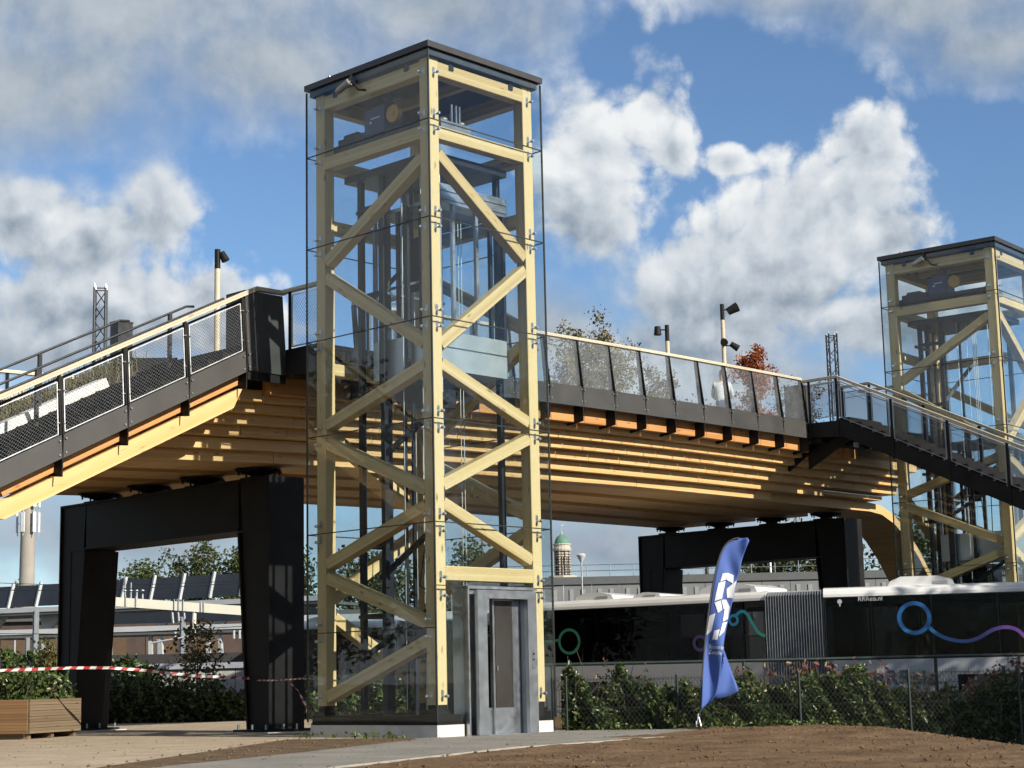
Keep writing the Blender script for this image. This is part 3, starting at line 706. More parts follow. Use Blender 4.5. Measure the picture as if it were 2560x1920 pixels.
for b, a in zip(sposts[:-1], sposts[1:]):
    p = [(a+.006, 4.325, sh(a)-1.0), (b-.006, 4.325, sh(b)-1.0), (b-.006, 4.30, sh(b)-1.37), (a+.006, 4.30, sh(a)-1.37)]
    sobj('fascia_panel', slab4(p, .008), DARK)
    # galvanised frame with cable mesh
    q = lambda s, t: Vector((a+.06+s*(b-a-.12), 4.345+.065*t, sh(a+.06+s*(b-a-.12))-.97+.83*t))
    fr = MB()
    for s0, t0, s1, t1 in ((0,0,1,0),(1,0,1,1),(1,1,0,1),(0,1,0,0)): fr.bar(q(s0, t0), q(s1, t1), .014, .014)
    f = sobj('mesh_frame', fr, GALV)
    mw = MB(); wire_quad(mw, q, 17, 14, .0019); obj('wire_mesh', mw, WIRE, f)
# inner rails
sobj('inner_rail', MB().tube([(UB, 4.62, sh(UB)-.12), (.0, 4.62, sh(0)-.12)], .02, 8), RAILDK)
sobj('inner_rail', MB().tube([(UB, 4.95, sh(UB)+.02), (-.25, 4.95, sh(-.25)+.02)], .02, 8), RAILDK)
r1 = MB().tube([(UB, 6.0, sh(UB)+.06), (-.28, 6.0, sh(-.28)+.06), (-.12, 6.0, sh(-.28)+.08)], .022, 8)
for u in (-.63, -3.25, -5.9): r1.box(u-.03, u+.03, 5.97, 6.03, sh(u)-1.1, sh(u)+.06)
sobj('centre_rail', r1, RAILDK)
r1 = MB().tube([(UB, 7.0, sh(UB)+.22), (-1.0, 7.0, sh(-1.0)+.22), (-.8, 7.0, sh(-1.)+.24)], .022, 8)
for u in (-2.6, -5.2): r1.box(u-.03, u+.03, 6.97, 7.03, sh(u)-.9, sh(u)+.2)
sobj('centre_rail', r1, RAILDK)
# stringers: orange upper timber behind the fascia, yellow lower one
UE = -.28
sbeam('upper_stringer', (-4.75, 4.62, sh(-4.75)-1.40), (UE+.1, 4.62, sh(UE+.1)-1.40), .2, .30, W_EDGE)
d0 = -4.62
mbm = MB()
zlo = lambda u: sh(u)-1.93
zhi = lambda u: sh(u)-1.64
mbm.add([(-8.0, 4.55, zlo(d0)-.02), (d0, 4.55, zlo(d0)), (UE-.05, 4.55, zlo(UE-.05)), (UE+.15, 4.55, zhi(UE+.15)), (d0+.1, 4.55, zhi(d0+.1)), (-8.0, 4.55, zhi(-8.0+2.0)),
         (-8.0, 4.85, zlo(d0)-.02), (d0, 4.85, zlo(d0)), (UE-.05, 4.85, zlo(UE-.05)), (UE+.15, 4.85, zhi(UE+.15)), (d0+.1, 4.85, zhi(d0+.1)), (-8.0, 4.85, zhi(-8.0+2.0))],
        [(0,1,4,5),(1,2,3,4),(6,11,10,7),(7,10,9,8),(0,6,7,1),(1,7,8,2),(2,8,9,3),(3,9,10,4),(4,10,11,5),(5,11,6,0)])
ang = math.atan(SL)
me = mbm.mesh('lower_stringer'); me.transform(Matrix.Translation((3.0, -4.7, -5.6))); me.transform(Matrix.Rotation(ang, 4, 'Y'))
lo_ = obj('lower_stringer', me, W_STAIR, stair); lo_.matrix_basis = Matrix.Translation(Vector((-3.0, 4.7, 5.6))-SO) @ Matrix.Rotation(-ang, 4, 'Y')
# treads and soffit of the flight
for k in range(26):
    u = .0-.31*k; z = sh(u)-1.02
    sobj('tread', MB().box(u-.31, u-.003, 4.48, 7.02, z-.30, z), BLACK)
so = MB().add([(UB, 4.86, sh(UB)-1.45), (-.1, 4.86, sh(-.1)-1.45), (-.1, 7.0, sh(-.1)-1.45), (UB, 7.0, sh(UB)-1.45), (UB, 4.86, sh(UB)-1.30), (-.1, 4.86, sh(-.1)-1.30), (-.1, 7.0, sh(-.1)-1.30), (UB, 7.0, sh(UB)-1.30)],
              [(3,2,1,0),(4,5,6,7),(0,1,5,4),(1,2,6,5),(2,3,7,6),(3,0,4,7)]); sobj('flight_soffit', so, W_BRIDGE)
# planting bed beside the stair: black retaining wall, white coping bars
wl = MB().add([(UB, 7.05, sh(UB)-1.5), (1.2, 7.05, sh(1.0)-1.7), (1.2, 7.05, 6.86), (-.6, 7.05, sh(-.6)-.93), (UB, 7.05, sh(UB)-.93), (UB, 7.17, sh(UB)-1.5), (1.2, 7.17, sh(1.0)-1.7), (1.2, 7.17, 6.86), (-.6, 7.17, sh(-.6)-.93), (UB, 7.17, sh(UB)-.93)],
              [(0,1,2,3,4),(9,8,7,6,5),(0,5,6,1),(1,6,7,2),(2,7,8,3),(3,8,9,4),(4,9,5,0)])
sobj('planting_wall', wl, BLACK)
for a, b in ((-1.30, -2.82), (-2.90, -4.6), (-4.68, -6.4)):
    sbeam('coping', (b, 7.06, sh(b)-.80), (a, 7.06, sh(a)-.80), .34, .17, pm('white coping', (.8, .8, .78), .5))
bd = MB().add([(UB, 7.2, sh(UB)-.95), (.4, 7.2, sh(.4)-.95), (.4, 9.0, sh(.4)-.7), (UB, 9.0, sh(UB)-.7), (UB, 7.2, sh(UB)-1.4), (.4, 7.2, sh(.4)-1.4), (.4, 9.0, sh(.4)-1.4), (UB, 9.0, sh(UB)-1.4)],
              [(3,2,1,0),(4,5,6,7),(0,1,5,4),(1,2,6,5),(2,3,7,6),(3,0,4,7)])
sobj('planting_bed', bd, pm('bed soil', (.09, .06, .04), .95, 0, .3, 6))

# ------------------------------------------------------------------ right stair (steel, runs down beside the far tower)
st2 = thing('steel_stair', 'black steel stair with mesh railing descending in front of the far tower', 'stair', (17.3, 1.0, 0))
S2 = Vector((17.3, 1.0, 0))
def tobj(name, mb, mat, parent=None, **kw):
    o = obj(name, mb, mat, parent or st2, **kw)
    if parent is None: o.location = o.location-S2
    return o
VT, VE = 3.45, -5.5
def rz(v): return 7.785 if v > VT else 7.785-.470*(VT-v)
for u in (16.6, 18.05):
    zt_ = lambda v: rz(v)-1.03; zb2 = lambda v: rz(v)-1.40
    poly = [(4.28, zb2(4.28)+.03), (VT-.12, zb2(VT-.12)), (VE, zb2(VE)), (VE, zt_(VE)), (VT-.12, zt_(VT-.12)+.03), (4.28, zt_(4.28))]
    tobj('stringer', MB().prism(poly, u, u+.03, 'x'), BLACK)
    for a, b in ((4.42, VT), (VT, VE)):
        o = beam('handrail', Vector((u+.03, a, rz(a)))-S2, Vector((u+.03, b, rz(b)))-S2, .10, .06, W_RAIL, st2)
        if u < 17: tobj('inner_rail', MB().tube([(u+.12, a, rz(a)-.09), (u+.12, b, rz(b)-.09)], .018, 8), GALV)
    vps = [4.22, VT, 2.0, .58, -.84, -2.26, -3.68, -5.1]
    for v in vps: tobj('railing_post', MB().box(u-.015, u+.01, v-.03, v+.03, zb2(v)-.02, rz(v)-.03), BLACK)
    for a, b in zip(vps[:-1], vps[1:]):
        q = lambda s, t: Vector((u-.005, a-.06+s*(b-a+.12), rz(a-.06+s*(b-a+.12))-.94+.80*t))
        fr = MB()
        for s0, t0, s1, t1 in ((0,0,1,0),(1,0,1,1),(1,1,0,1),(0,1,0,0)): fr.bar(q(s0, t0), q(s1, t1), .018, .018)
        fr.bar(q(0, .82), q(1, .82), .012, .012)
        f = tobj('mesh_frame', fr, STEELD)
        mw = MB(); wire_quad(mw, q, 19, 12, .0019); obj('wire_mesh', mw, WIRE, f)
for k in range(30):
    v = VT-.3*k; z = rz(v)-1.0
    tr = tobj('tread', MB().box(16.64, 18.04, v-.298, v-.03, z-.28, z), BLACK); obj('nosing', MB().box(16.64, 18.04, v-.028, v, z-.045, z+.004), CONC, tr)
tobj('landing_slab', MB().box(16.63, 18.05, VT, 4.6, 6.5, 6.72), BLACK)
for (v0, v1) in ((5.2, 4.1), (4.6, 3.3)):
    tobj('support_arm', MB().add([(17.0, v0, 5.72), (17.0, v1, 6.38), (17.0, v1, 6.5), (17.0, v0, 6.2), (17.08, v0, 5.72), (17.08, v1, 6.38), (17.08, v1, 6.5), (17.08, v0, 6.2)], [(0,1,2,3),(7,6,5,4),(0,4,5,1),(1,5,6,2),(2,6,7,3),(3,7,4,0)]), BLACK)
tobj('support_beam', MB().box(16.7, 18.9, 4.0, 4.28, 6.28, 6.5), BLACK)
for u in (17.3, 18.1, 18.7): tobj('timber_stub', MB().box(u, u+.28, 4.5, 4.72, 6.1, 6.36), W_EDGE)

# ------------------------------------------------------------------ steel portals under the bridge
def make_portal(label):
    t = thing('steel_portal', label, 'portal', (1.95, 9.4, 0), 0, 'black steel portals carrying the bridge')
    ua, ub, H, Hb = -.41, .41, 4.59, 3.67
    bolt_me = MB().cyl((0, 0, 0), (0, 0, .09), .022, .022, 8).mesh('anchor_bolt'); bolt_me.materials.append(STEELD)
    for s in (-1, 1):
        vo, vi_t, vi_b = 3.45*s, 2.55*s, 2.85*s
        c = MB()
        def plate(v_t, v_b, th, a=ua, b=ub, z0=.06, z1=H):
            x = th/2
            c.add([(a, v_b-x, z0), (b, v_b-x, z0), (b, v_b+x, z0), (a, v_b+x, z0), (a, v_t-x, z1), (b, v_t-x, z1), (b, v_t+x, z1), (a, v_t+x, z1)], [(3,2,1,0),(4,5,6,7),(0,1,5,4),(1,2,6,5),(2,3,7,6),(3,0,4,7)])
        plate(vo, vo, .04); plate(vi_t, vi_b, .04, z1=Hb-.02)
        lo, hi = sorted((vo, vi_t)); lob, hib = sorted((vo, vi_b))
        c.add([(ua+.04, lob+.02, .06), (ub-.04, lob+.02, .06), (ub-.04, hib-.02, .06), (ua+.04, hib-.02, .06), (ua+.04, lo+.02, H), (ub-.04, lo+.02, H), (ub-.04, hi-.02, H), (ua+.04, hi-.02, H)], [(3,2,1,0),(4,5,6,7),(0,1,5,4),(1,2,6,5),(2,3,7,6),(3,0,4,7)])
        c.box(ua+.03, ub-.03, vo-.36*s-.012, vo-.36*s+.012, .06, Hb-.02) if s > 0 else None
        c.box(ua+.03, ub-.03, lo+.02, hi-.02, Hb-.01, Hb+.03)
        col = obj('column', c, BLACK, t)
        bp = MB().box(ua-.18, ub+.18, min(vo, vi_b)-.18, max(vo, vi_b)+.18, 0.02, .06); b_ = obj('base_plate', bp, BLACK, t)
        gp = MB().box(ua-.28, ub+.28, min(vo, vi_b)-.3, max(vo, vi_b)+.3, -.2, .018); obj('grout_pad', gp, CONCW, t)
        for x in (ua-.12, ub+.12):
            for y in (min(vo, vi_b)-.1, (vo+vi_b)/2, max(vo, vi_b)+.1): obj('anchor_bolt', bolt_me, None, b_, loc=(x, y, .06))
        for y in (min(vo, vi_b)-.12, max(vo, vi_b)+.12):
            for x in (-.15, .15): obj('anchor_bolt', bolt_me, None, b_, loc=(x, y, .06))
    bm = MB().box(ua, ub, -2.53, 2.53, Hb, Hb+.04).box(ua, ub, -3.47, 3.47, H+.0, H+.04).box(ua+.03, ub-.03, -2.53, 2.53, Hb+.04, H)
    obj('cross_beam', bm, BLACK, t)
    for y in (-2.65, -.9, .85, 2.6):
        b = MB().box(-.25, .25, y-.25, y+.25, H+.045, H+.09).lathe([(.16, H+.09), (.16, H+.13), (.24, H+.16), (.42, H+.205), (.42, H+.235)], 18, (0, y))
        for a in range(8):
            an_ = a*math.pi/4; b.cyl((.38*math.cos(an_), y+.38*math.sin(an_), H+.14), (.38*math.cos(an_), y+.38*math.sin(an_), H+.20), .02, .02, 6)
        b.box(-.5, .5, y-.06, y+.06, H+.2, H+.24)
        obj('bearing', b, BLACK, t)
    return t
portal = make_portal('black steel portal under the left stair, just left of the near tower')
portal2 = copy_tree(portal); portal2.location = (20.9, 9.4, .2); tag(portal2, 'black steel portal under the bridge behind the bus and flag', 'portal', 'black steel portals carrying the bridge')
for ch in portal2.children:
    if ch.name.startswith('grout_pad'): ch.location.z -= .15

# ------------------------------------------------------------------ foliage helpers
def leaves(centers, size, rng, flat=.5):
    """one small bent leaf (two quads) per centre"""
    n = len(centers); c = np.asarray(centers, dtype=np.float64)
    nrm = rng.normal(size=(n, 3)); nrm[:, 2] += flat; nrm /= np.linalg.norm(nrm, axis=1)[:, None]
    a = np.cross(nrm, rng.normal(size=(n, 3))); a /= np.linalg.norm(a, axis=1)[:, None]+1e-9; b = np.cross(nrm, a)
    s = size*(.6+.8*rng.random(n))[:, None]
    v = np.empty((n, 6, 3)); fold = nrm*s*.22
    v[:, 0] = c-a*s; v[:, 1] = c-a*s*.15-b*s*.55+fold; v[:, 2] = c+a*s*.7-b*s*.35+fold
    v[:, 3] = c+a*s; v[:, 4] = c+a*s*.7+b*s*.35+fold; v[:, 5] = c-a*s*.15+b*s*.55+fold
    idx = np.arange(n)[:, None]*6
    q = np.concatenate([idx+np.array([[0, 1, 2, 3]]), idx+np.array([[0, 3, 4, 5]])], axis=0)
    return v.reshape(-1, 3), q
def branch_tree(rng, h, spread, trunk_r, n_limb=7, n_twig=6, start=.25, up=.5):
    """returns wood MB and twig end points; base at origin"""
    mb = MB(); ends = []
    bend = rng.normal(size=2)*.04*h
    pts = [Vector((bend[0]*t*t, bend[1]*t*t, h*.92*t)) for t in np.linspace(0, 1, 7)]
    for i in range(6): mb.cyl(pts[i], pts[i+1], trunk_r*(1-.14*i), trunk_r*(1-.14*(i+1)), 8, False)
    for k in range(n_limb):
        t = start+(1-start)*(k+.3*rng.random())/n_limb; i = min(5, int(t*6)); p = pts[i].lerp(pts[i+1], t*6-i)
        an = k*2.4+rng.random()*.8; ln = spread*(.55+.6*rng.random())*(1.15-.6*t)
        d = Vector((math.cos(an), math.sin(an), up+.4*rng.random())); d.normalize()
        q = p+d*ln*.55; r = q+(d+Vector((0, 0, .25)))*ln*.45
        rr = trunk_r*(.5-.25*t); mb.cyl(p, q, rr, rr*.6, 6, False); mb.cyl(q, r, rr*.6, rr*.25, 6, False)
        ends += [q.lerp(r, .3), r]
        for j in range(n_twig):
            o = p.lerp(r, .35+.65*rng.random()); e = o+Vector(rng.normal(size=3))*ln*.28+Vector((0, 0, ln*.1))
            mb.cyl(o, e, rr*.25, rr*.08, 4, False); ends.append(e)
    ends.append(pts[6])
    return mb, ends
BARK = pm('bark', (.10, .075, .055), .9, 0, .3, 14, .3, 60)
def tree(name, label, loc, h, spread, tr, lm, nleaf, lsize, seed, clump=.18, n_limb=8, n_twig=6, start=.25, up=.5, cat='tree', group=None):
    rng = np.random.default_rng(seed); t = thing(name, label, cat, loc, 0, group)
    mb, ends = branch_tree(rng, h, spread, tr, n_limb, n_twig, start, up)
    obj('trunk', mb, BARK, t, True)
    E_ = np.array([tuple(e) for e in ends]); pick = rng.integers(0, len(E_), nleaf)
    wgt = .5+rng.random(len(E_))
    c = E_[pick]+np.clip(rng.normal(size=(nleaf, 3)), -1.5, 1.5)*clump*spread*wgt[pick][:, None]
    c[:, 2] = np.maximum(c[:, 2], h*.12)
    v, q = leaves(c, lsize, rng, .3); obj('crown', np_mesh('crown', v, q, [lm]), None, t)
    return t
LF_YEL = leafmat('yellowing leaves', [(.05, .07, .02), (.13, .13, .03), (.22, .17, .035), (.16, .10, .03), (.09, .10, .03)])
LF_RED = leafmat('red autumn leaves', [(.24, .06, .03), (.45, .11, .04), (.55, .19, .05), (.34, .075, .05), (.18, .09, .04)])
LF_GRN = leafmat('dark green leaves', [(.03, .055, .018), (.05, .09, .026), (.085, .13, .034), (.05, .085, .028), (.19, .20, .06), (.045, .075, .024)], .32, .2)
LF_TREE = leafmat('tree leaves', [(.03, .05, .015), (.05, .08, .02), (.085, .11, .028), (.12, .12, .035), (.045, .07, .02)])
LF_IVY = leafmat('bright ivy leaves', [(.05, .09, .02), (.09, .15, .03), (.14, .19, .04), (.07, .11, .025), (.04, .07, .02)], .4)
LF_CREEP = leafmat('red creeper leaves', [(.16, .05, .04), (.25, .08, .05), (.12, .06, .04), (.2, .12, .06), (.1, .09, .05)])
LF_BRZ = leafmat('bronze shrub leaves', [(.08, .05, .025), (.05, .06, .025), (.12, .07, .03), (.06, .07, .03)])
LF_GRASS = leafmat('dry grass blades', [(.16, .14, .05), (.22, .19, .08), (.10, .11, .04), (.28, .24, .11)], .6)

# planting on the bridge deck
tree('yellowing_tree', 'yellowing loose-crowned tree behind the glass parapet, nearest the tall lift tower', (14.3, 9.0, 6.62), 2.45, 1.55, .05, LF_YEL, 7500, .040, 11, .085, 16, 12, .06, .55)
tree('yellowing_tree', 'small thin yellowing tree beside the pale lamp post behind the parapet glass', (15.6, 8.0, 6.62), 1.75, .75, .03, LF_YEL, 2000, .036, 12, .10, 10, 9, .1, .5)
tree('red_tree', 'small tree with red autumn leaves rising above the bridge handrail', (21.2, 9.0, 6.62), 3.2, .95, .04, LF_RED, 6000, .040, 21, .09, 16, 10, .04, 1.1)
tree('bronze_shrub', 'bronze leaved shrub behind the last parapet glass by the far stair', (22.8, 8.6, 6.62), 2.0, 1.0, .03, LF_BRZ, 2600, .036, 31, .11, 12, 10, .05, .6, 'shrub')
rng = np.random.default_rng(5)
def low_plants(name, label, pts, h, n, lm, size, cat='plants', kind='stuff'):
    c = []
    for _ in range(n):
        i = rng.integers(0, len(pts)-1); t = rng.random(); p = np.array(pts[i])*(1-t)+np.array(pts[i+1])*t
        c.append(p+np.array([rng.normal()*.18, rng.normal()*.18, h*rng.random()**1.6*(.5+.5*math.sin(p[0]*7)+.3)]))
    v, q = leaves(np.array(c), size, rng, .2); o = obj(name, np_mesh(name, v, q, [lm]), None)
    return tag(o, label, cat, None, kind)
low_plants('deck_planting', 'low green and bronze planting along the glass parapet of the bridge', [(10.5, 5.6, 6.62), (14, 5.6, 6.64), (17, 5.7, 6.64), (20, 5.8, 6.64)], .55, 2600, LF_BRZ, .03)
gp = []
for _ in range(1500):
    u = -7+6.8*rng.random(); y = 7.25+1.5*rng.random(); z = sh(u)-.93+.12*(y-7.2); l = .28+.42*rng.random(); a = rng.random()*6.28; tl = .15+.25*rng.random()
    d = np.array([math.cos(a)*.006, math.sin(a)*.006, 0]); p = np.array([u, y, z]); m_ = p+np.array([math.cos(a+1)*tl*.3, math.sin(a+1)*tl*.3, l*.6]); e_ = p+np.array([math.cos(a+1)*tl, math.sin(a+1)*tl, l])
    gp.append([p-d*1.5, p+d*1.5, m_+d, e_, m_-d])
gv = np.array(gp).reshape(-1, 3); gi = np.arange(len(gp))[:, None]*5
mbg = np_mesh('stair_grasses', gv, np.concatenate([gi+np.array([[0, 1, 2, 4]])]), [LF_GRASS])
tip = np.concatenate([gi+np.array([[4, 2, 3]])])
tag(obj('stair_grasses', mbg, None), 'tall dry grasses planted in the bed beside the left stair', 'grass', None, 'stuff')

# pale lamp posts on the bridge
POLE = pm('pale wooden pole', (.62, .53, .38), .6, 0, .12, 4)
def spot(mb, p, d, r, l):
    p = Vector(p); d = Vector(d).normalized(); mb.cyl(p-d*l*.4, p+d*l*.6, r*.75, r, 14); mb.cyl(p+d*l*.6, p+d*l*.62, r*.85, r*.85, 14)
def lamp(label, loc, ztop, heads, dia=.11):
    t = thing('lamp_post', label, 'lamp post', loc, 0, 'pale lamp posts on the bridge deck'); H = ztop-loc[2]
    obj('pole', MB().cyl((0, 0, 0), (0, 0, H-.42), dia/2*1.1, dia/2, 14), POLE, t, True)
    obj('pole_sleeve', MB().cyl((0, 0, H-.42), (0, 0, H), dia/2*1.02, dia/2*1.02, 14), BLACK, t, True)
    for (ang, zz, d, r, l, off) in heads:
        v = Vector((math.cos(ang), math.sin(ang), 0)); mb = MB(); mb.bar((v.x*.04, v.y*.04, H-zz), (v.x*off*.7, v.y*off*.7, H-zz), .03, .03)
        spot(mb, (v.x*off, v.y*off, H-zz), d, r, l); obj('spotlight', mb, BLACK, t, True)
    return t
RX = ROT   # viewer's right
lamp('pale lamp post standing on the deck above the left stair', (3.4, 10.0, 6.45), 9.93, [(RX, .14, (.5*math.cos(RX), .5*math.sin(RX), -1), .09, .2, .12)], .12)
lamp('pale lamp post with one spotlight beside the yellowing tree', (16.0, 8.0, 6.62), 9.66, [(RX+math.pi, .12, (0, 0, -1), .10, .22, .24)])
lamp('tall pale lamp post with three spotlights above the bridge handrail', (17.7, 7.5, 6.62), 10.36, [(RX, .15, (math.cos(RX), math.sin(RX), .5), .13, .28, .25), (RX, 1.10, (math.cos(RX), math.sin(RX), -.7), .09, .24, .26), (RX-1.57, 1.0, (math.cos(RX-1.57), math.sin(RX-1.57), -.5), .10, .18, .07)])
# lattice masts
def truss(label, loc, ztop, w=.34, rot=0.3):
    t = thing('lattice_mast', label, 'mast', loc, rot, 'dark lattice masts'); H = ztop-loc[2]; h = w/2
    cs = [(-h, -h), (h, -h), (h, h), (-h, h)]
    for x, y in cs:
        ch = obj('chord', MB().cyl((x, y, 0), (x, y, H-.05), .025, .025, 8), GUIDE, t); obj('tip', MB().cyl((x, y, H-.05), (x, y, H+.03), .022, .006, 8), BOLT, ch)
    br = MB(); n = int(H/.30)
    for i in range(4):
        a, b = cs[i], cs[(i+1) % 4]
        for k in range(n):
            z0, z1 = H*.97*k/n, H*.97*(k+1)/n
            p, q = (a, b) if k % 2 else (b, a)
            br.cyl((p[0], p[1], z0), (q[0], q[1], z1), .011, .011, 5)
        br.cyl((a[0], a[1], H*.97), (b[0], b[1], H*.97), .012, .012, 5)
    obj('bracing', br, GUIDE, t); return t
truss('dark lattice mast rising behind the left stair', (.55, 10.0, 6.35), 8.72, .215, .9)
truss('dark lattice mast rising behind the far stair landing', (24.0, 8.3, 6.6), 10.55, .24, .9)
bin_ = thing('dark_cabinet', 'small dark cabinet on a post beside the left lattice mast', 'cabinet', (1.05, 10.0, 6.4))
obj('cabinet_body', MB().box(-.17, .17, -.14, .14, .85, 1.62), RAILDK, bin_); obj('lid', MB().box(-.18, .18, -.15, .15, 1.62, 1.65), RAILDK, bin_); obj('post', MB().box(-.04, .04, -.04, .04, 0, .85), RAILDK, bin_)

# person behind the glass
def person():
    t = thing('person', 'person in a light grey shirt and blue trousers leaning behind the bridge parapet', 'person', (16.65, 6.8, 6.63), ROT)
    J = {'pel': (0, 0, .95, .15), 'bel': (-.01, .02, 1.10, .155), 'ch': (-.03, .05, 1.32, .175), 'nk': (.0, .10, 1.50, .075), 'hd': (.02, .14, 1.60, .09), 'hd2': (.03, .15, 1.72, .095),
         'ls': (-.19, .05, 1.42, .075), 'le': (-.25, .12, 1.14, .052), 'lw': (-.14, .33, 1.10, .038), 'lh': (-.08, .40, 1.10, .035),
         'rs': (.17, .07, 1.42, .075), 're': (.25, .15, 1.14, .052), 'rw': (.16, .35, 1.10, .038), 'rh': (.09, .41, 1.10, .035),
         'lk': (-.11, .03, .50, .075), 'lth': (-.10, 0, .84, .105), 'la': (-.11, -.02, .09, .05), 'lf': (-.12, .14, .04, .045),
         'rk': (.10, .05, .50, .075), 'rth': (.10, 0, .84, .105), 'ra': (.11, -.02, .09, .05), 'rf': (.12, .14, .04, .045)}
    ks = list(J); E_ = [('pel','bel'),('bel','ch'),('ch','nk'),('nk','hd'),('hd','hd2'),('ch','ls'),('ls','le'),('le','lw'),('lw','lh'),('ch','rs'),('rs','re'),('re','rw'),('rw','rh'),('pel','lth'),('lth','lk'),('lk','la'),('la','lf'),('pel','rth'),('rth','rk'),('rk','ra'),('ra','rf')]
    me = bpy.data.meshes.new('body'); me.from_pydata([J[k][:3] for k in ks], [(ks.index(a), ks.index(b)) for a, b in E_], [])
    o = bpy.data.objects.new('body', me); link(o, t)
    o.modifiers.new('skin', 'SKIN'); o.modifiers.new('sub', 'SUBSURF').levels = 2
    o.modifiers['sub'].render_levels = 2
    for i, k in enumerate(ks):
        sv = me.skin_vertices[0].data[i]; sv.radius = (J[k][3], J[k][3]*(.75 if k in ('pel', 'bel', 'ch') else 1)); sv.use_root = (k == 'pel')
    bpy.context.view_layer.update(); dg = bpy.context.evaluated_depsgraph_get()
    m2 = bpy.data.meshes.new_from_object(o.evaluated_get(dg)); o.modifiers.clear(); o.data = m2
    m2.materials.clear()
    for m_ in (pm('skin', (.50, .30, .21), .55), pm('light grey shirt', (.55, .57, .60), .8, 0, .1, 12, .3, 25), pm('blue trousers', (.06, .09, .17), .8)): m2.materials.append(m_)
    for p in m2.polygons:
        c = p.center; p.material_index = 2 if c.z < 1.0 and abs(c.y) < .3 else (0 if c.z > 1.47 or c.y > .31 else 1); p.use_smooth = True
    obj('hair', MB().sphere((.03, .12, 1.74), .098, .105, .085), pm('short dark hair', (.05, .04, .035), .8), t, True)
    fc = MB().sphere((.03, .245, 1.67), .018, .03, .022, 8, 6); obj('nose', fc, _mats['skin'], t, True)
    ea = MB().sphere((-.065, .15, 1.67), .012, .025, .035, 8, 6).sphere((.125, .15, 1.67), .012, .025, .035, 8, 6); obj('ears', ea, _mats['skin'], t, True)
    return t
person()

# ------------------------------------------------------------------ ground
def gh(x, y):
    """height of the soil in the viewer's frame"""
    s = min(1, max(0, (x-5.0-.05*(27-y))/2.6)); s = s*s*(3-2*s)
    m = math.exp(-((x-4.4)/2.3)**2-((y-25.6)/2.4)**2)*.05
    return m-.46*s
def soil_mat():
    m, nt, p = new_mat('turned soil'); L = nt.links; tc = nd(nt, 'ShaderNodeTexCoord')
    n1 = nd(nt, 'ShaderNodeTexNoise'); n1.inputs['Scale'].default_value = 1.3; n1.inputs['Detail'].default_value = 8; L.new(tc.outputs['Object'], n1.inputs['Vector'])
    n2 = nd(nt, 'ShaderNodeTexNoise'); n2.inputs['Scale'].default_value = 16; n2.inputs['Detail'].default_value = 8; n2.inputs['Roughness'].default_value = .7; L.new(tc.outputs['Object'], n2.inputs['Vector'])
    mx = nd(nt, 'ShaderNodeMath', operation='ADD'); L.new(n1.outputs['Fac'], mx.inputs[0]); L.new(n2.outputs['Fac'], mx.inputs[1])
    r = nd(nt, 'ShaderNodeValToRGB'); e = r.color_ramp.elements; e[0].position = .36; e[0].color = al((.10, .057, .029))+(1,); e[1].position = .72; e[1].color = al((.345, .225, .13))+(1,)
    h = nd(nt, 'ShaderNodeMath', operation='MULTIPLY'); L.new(mx.outputs[0], h.inputs[0]); h.inputs[1].default_value = .5
    L.new(h.outputs[0], r.inputs[0]); L.new(r.outputs[0], p.inputs['Base Color']); p.inputs['Roughness'].default_value = .95; p.inputs['Specular IOR Level'].default_value = .15
    b = nd(nt, 'ShaderNodeBump'); b.inputs['Strength'].default_value = .8; b.inputs['Distance'].default_value = .05; L.new(n2.outputs['Fac'], b.inputs['Height']); L.new(b.outputs[0], p.inputs['Normal'])
    return m
SOIL = soil_mat()
g_ = MB(); gd = 3000
g_.add([(-gd, -gd, -.52), (gd, -gd, -.52), (gd, gd, -.52), (-gd, gd, -.52)], [(0, 1, 2, 3)])
tag(obj('ground', g_, pm('dull ground', (.16, .15, .12), .95, 0, .25, .05)), None, None, None, 'structure')
# terrain round the tower: one grid in the viewer's frame, finer where it is near
from mathutils import noise as mnoise
def terrain():
    xs = np.concatenate([np.arange(-30, -6, 1.0), np.arange(-6, 9.6, .10), np.arange(10, 40, 1.0)]); ys = np.concatenate([np.arange(-4, 15, 1.0), np.arange(15, 29.6, .10), np.arange(30, 46, 1.0)])
    V = []; nx, ny = len(xs), len(ys)
    def rough(x, y):
        on = 1.0
        if x < 2.4: # smoother towards the paved side
            lx = -1.9+(y-18.2)*.37 if y < 25.4 else 2.3
            on = min(1, max(0, (x-lx)/.5))
        if not (-6 <= x <= 9.5 and 15 <= y <= 29.5): on = 0
        if y > 25.3 and x < 1.0: on = 0
        v = mnoise.fractal(Vector((x*1.6, y*1.6, 0)), .9, 2.1, 5)*.020+mnoise.fractal(Vector((x*6, y*6, 3)), .8, 2.1, 3)*.016
        return v*on-(1-on)*.004
    for y in ys:
        for x in xs:
            z = gh(x, y)+rough(x, y)
            if y > 30.2: z -= (.45 if x > 1 else 0)*min(1, (y-30.2)/2.0)*(1 if x > 2 else max(0, x-1)) if x < 5.4 else 0
            z = max(z, -.5)
            p = A(x, y, z); V.append((p.x, p.y, p.z))
    q = [(j*nx+i, j*nx+i+1, (j+1)*nx+i+1, (j+1)*nx+i) for j in range(ny-1) for i in range(nx-1)]
    return tag(obj('soil_terrain', np_mesh('soil_terrain', V, q, [SOIL], True), None), None, None, None, 'structure')
terrain()
def sheet(name, pts, z, mat):
    P = [A(x, y, z) for x, y in pts]
    return tag(obj(name, MB().add(P, [tuple(range(len(P)))]), mat), None, None, None, 'structure')
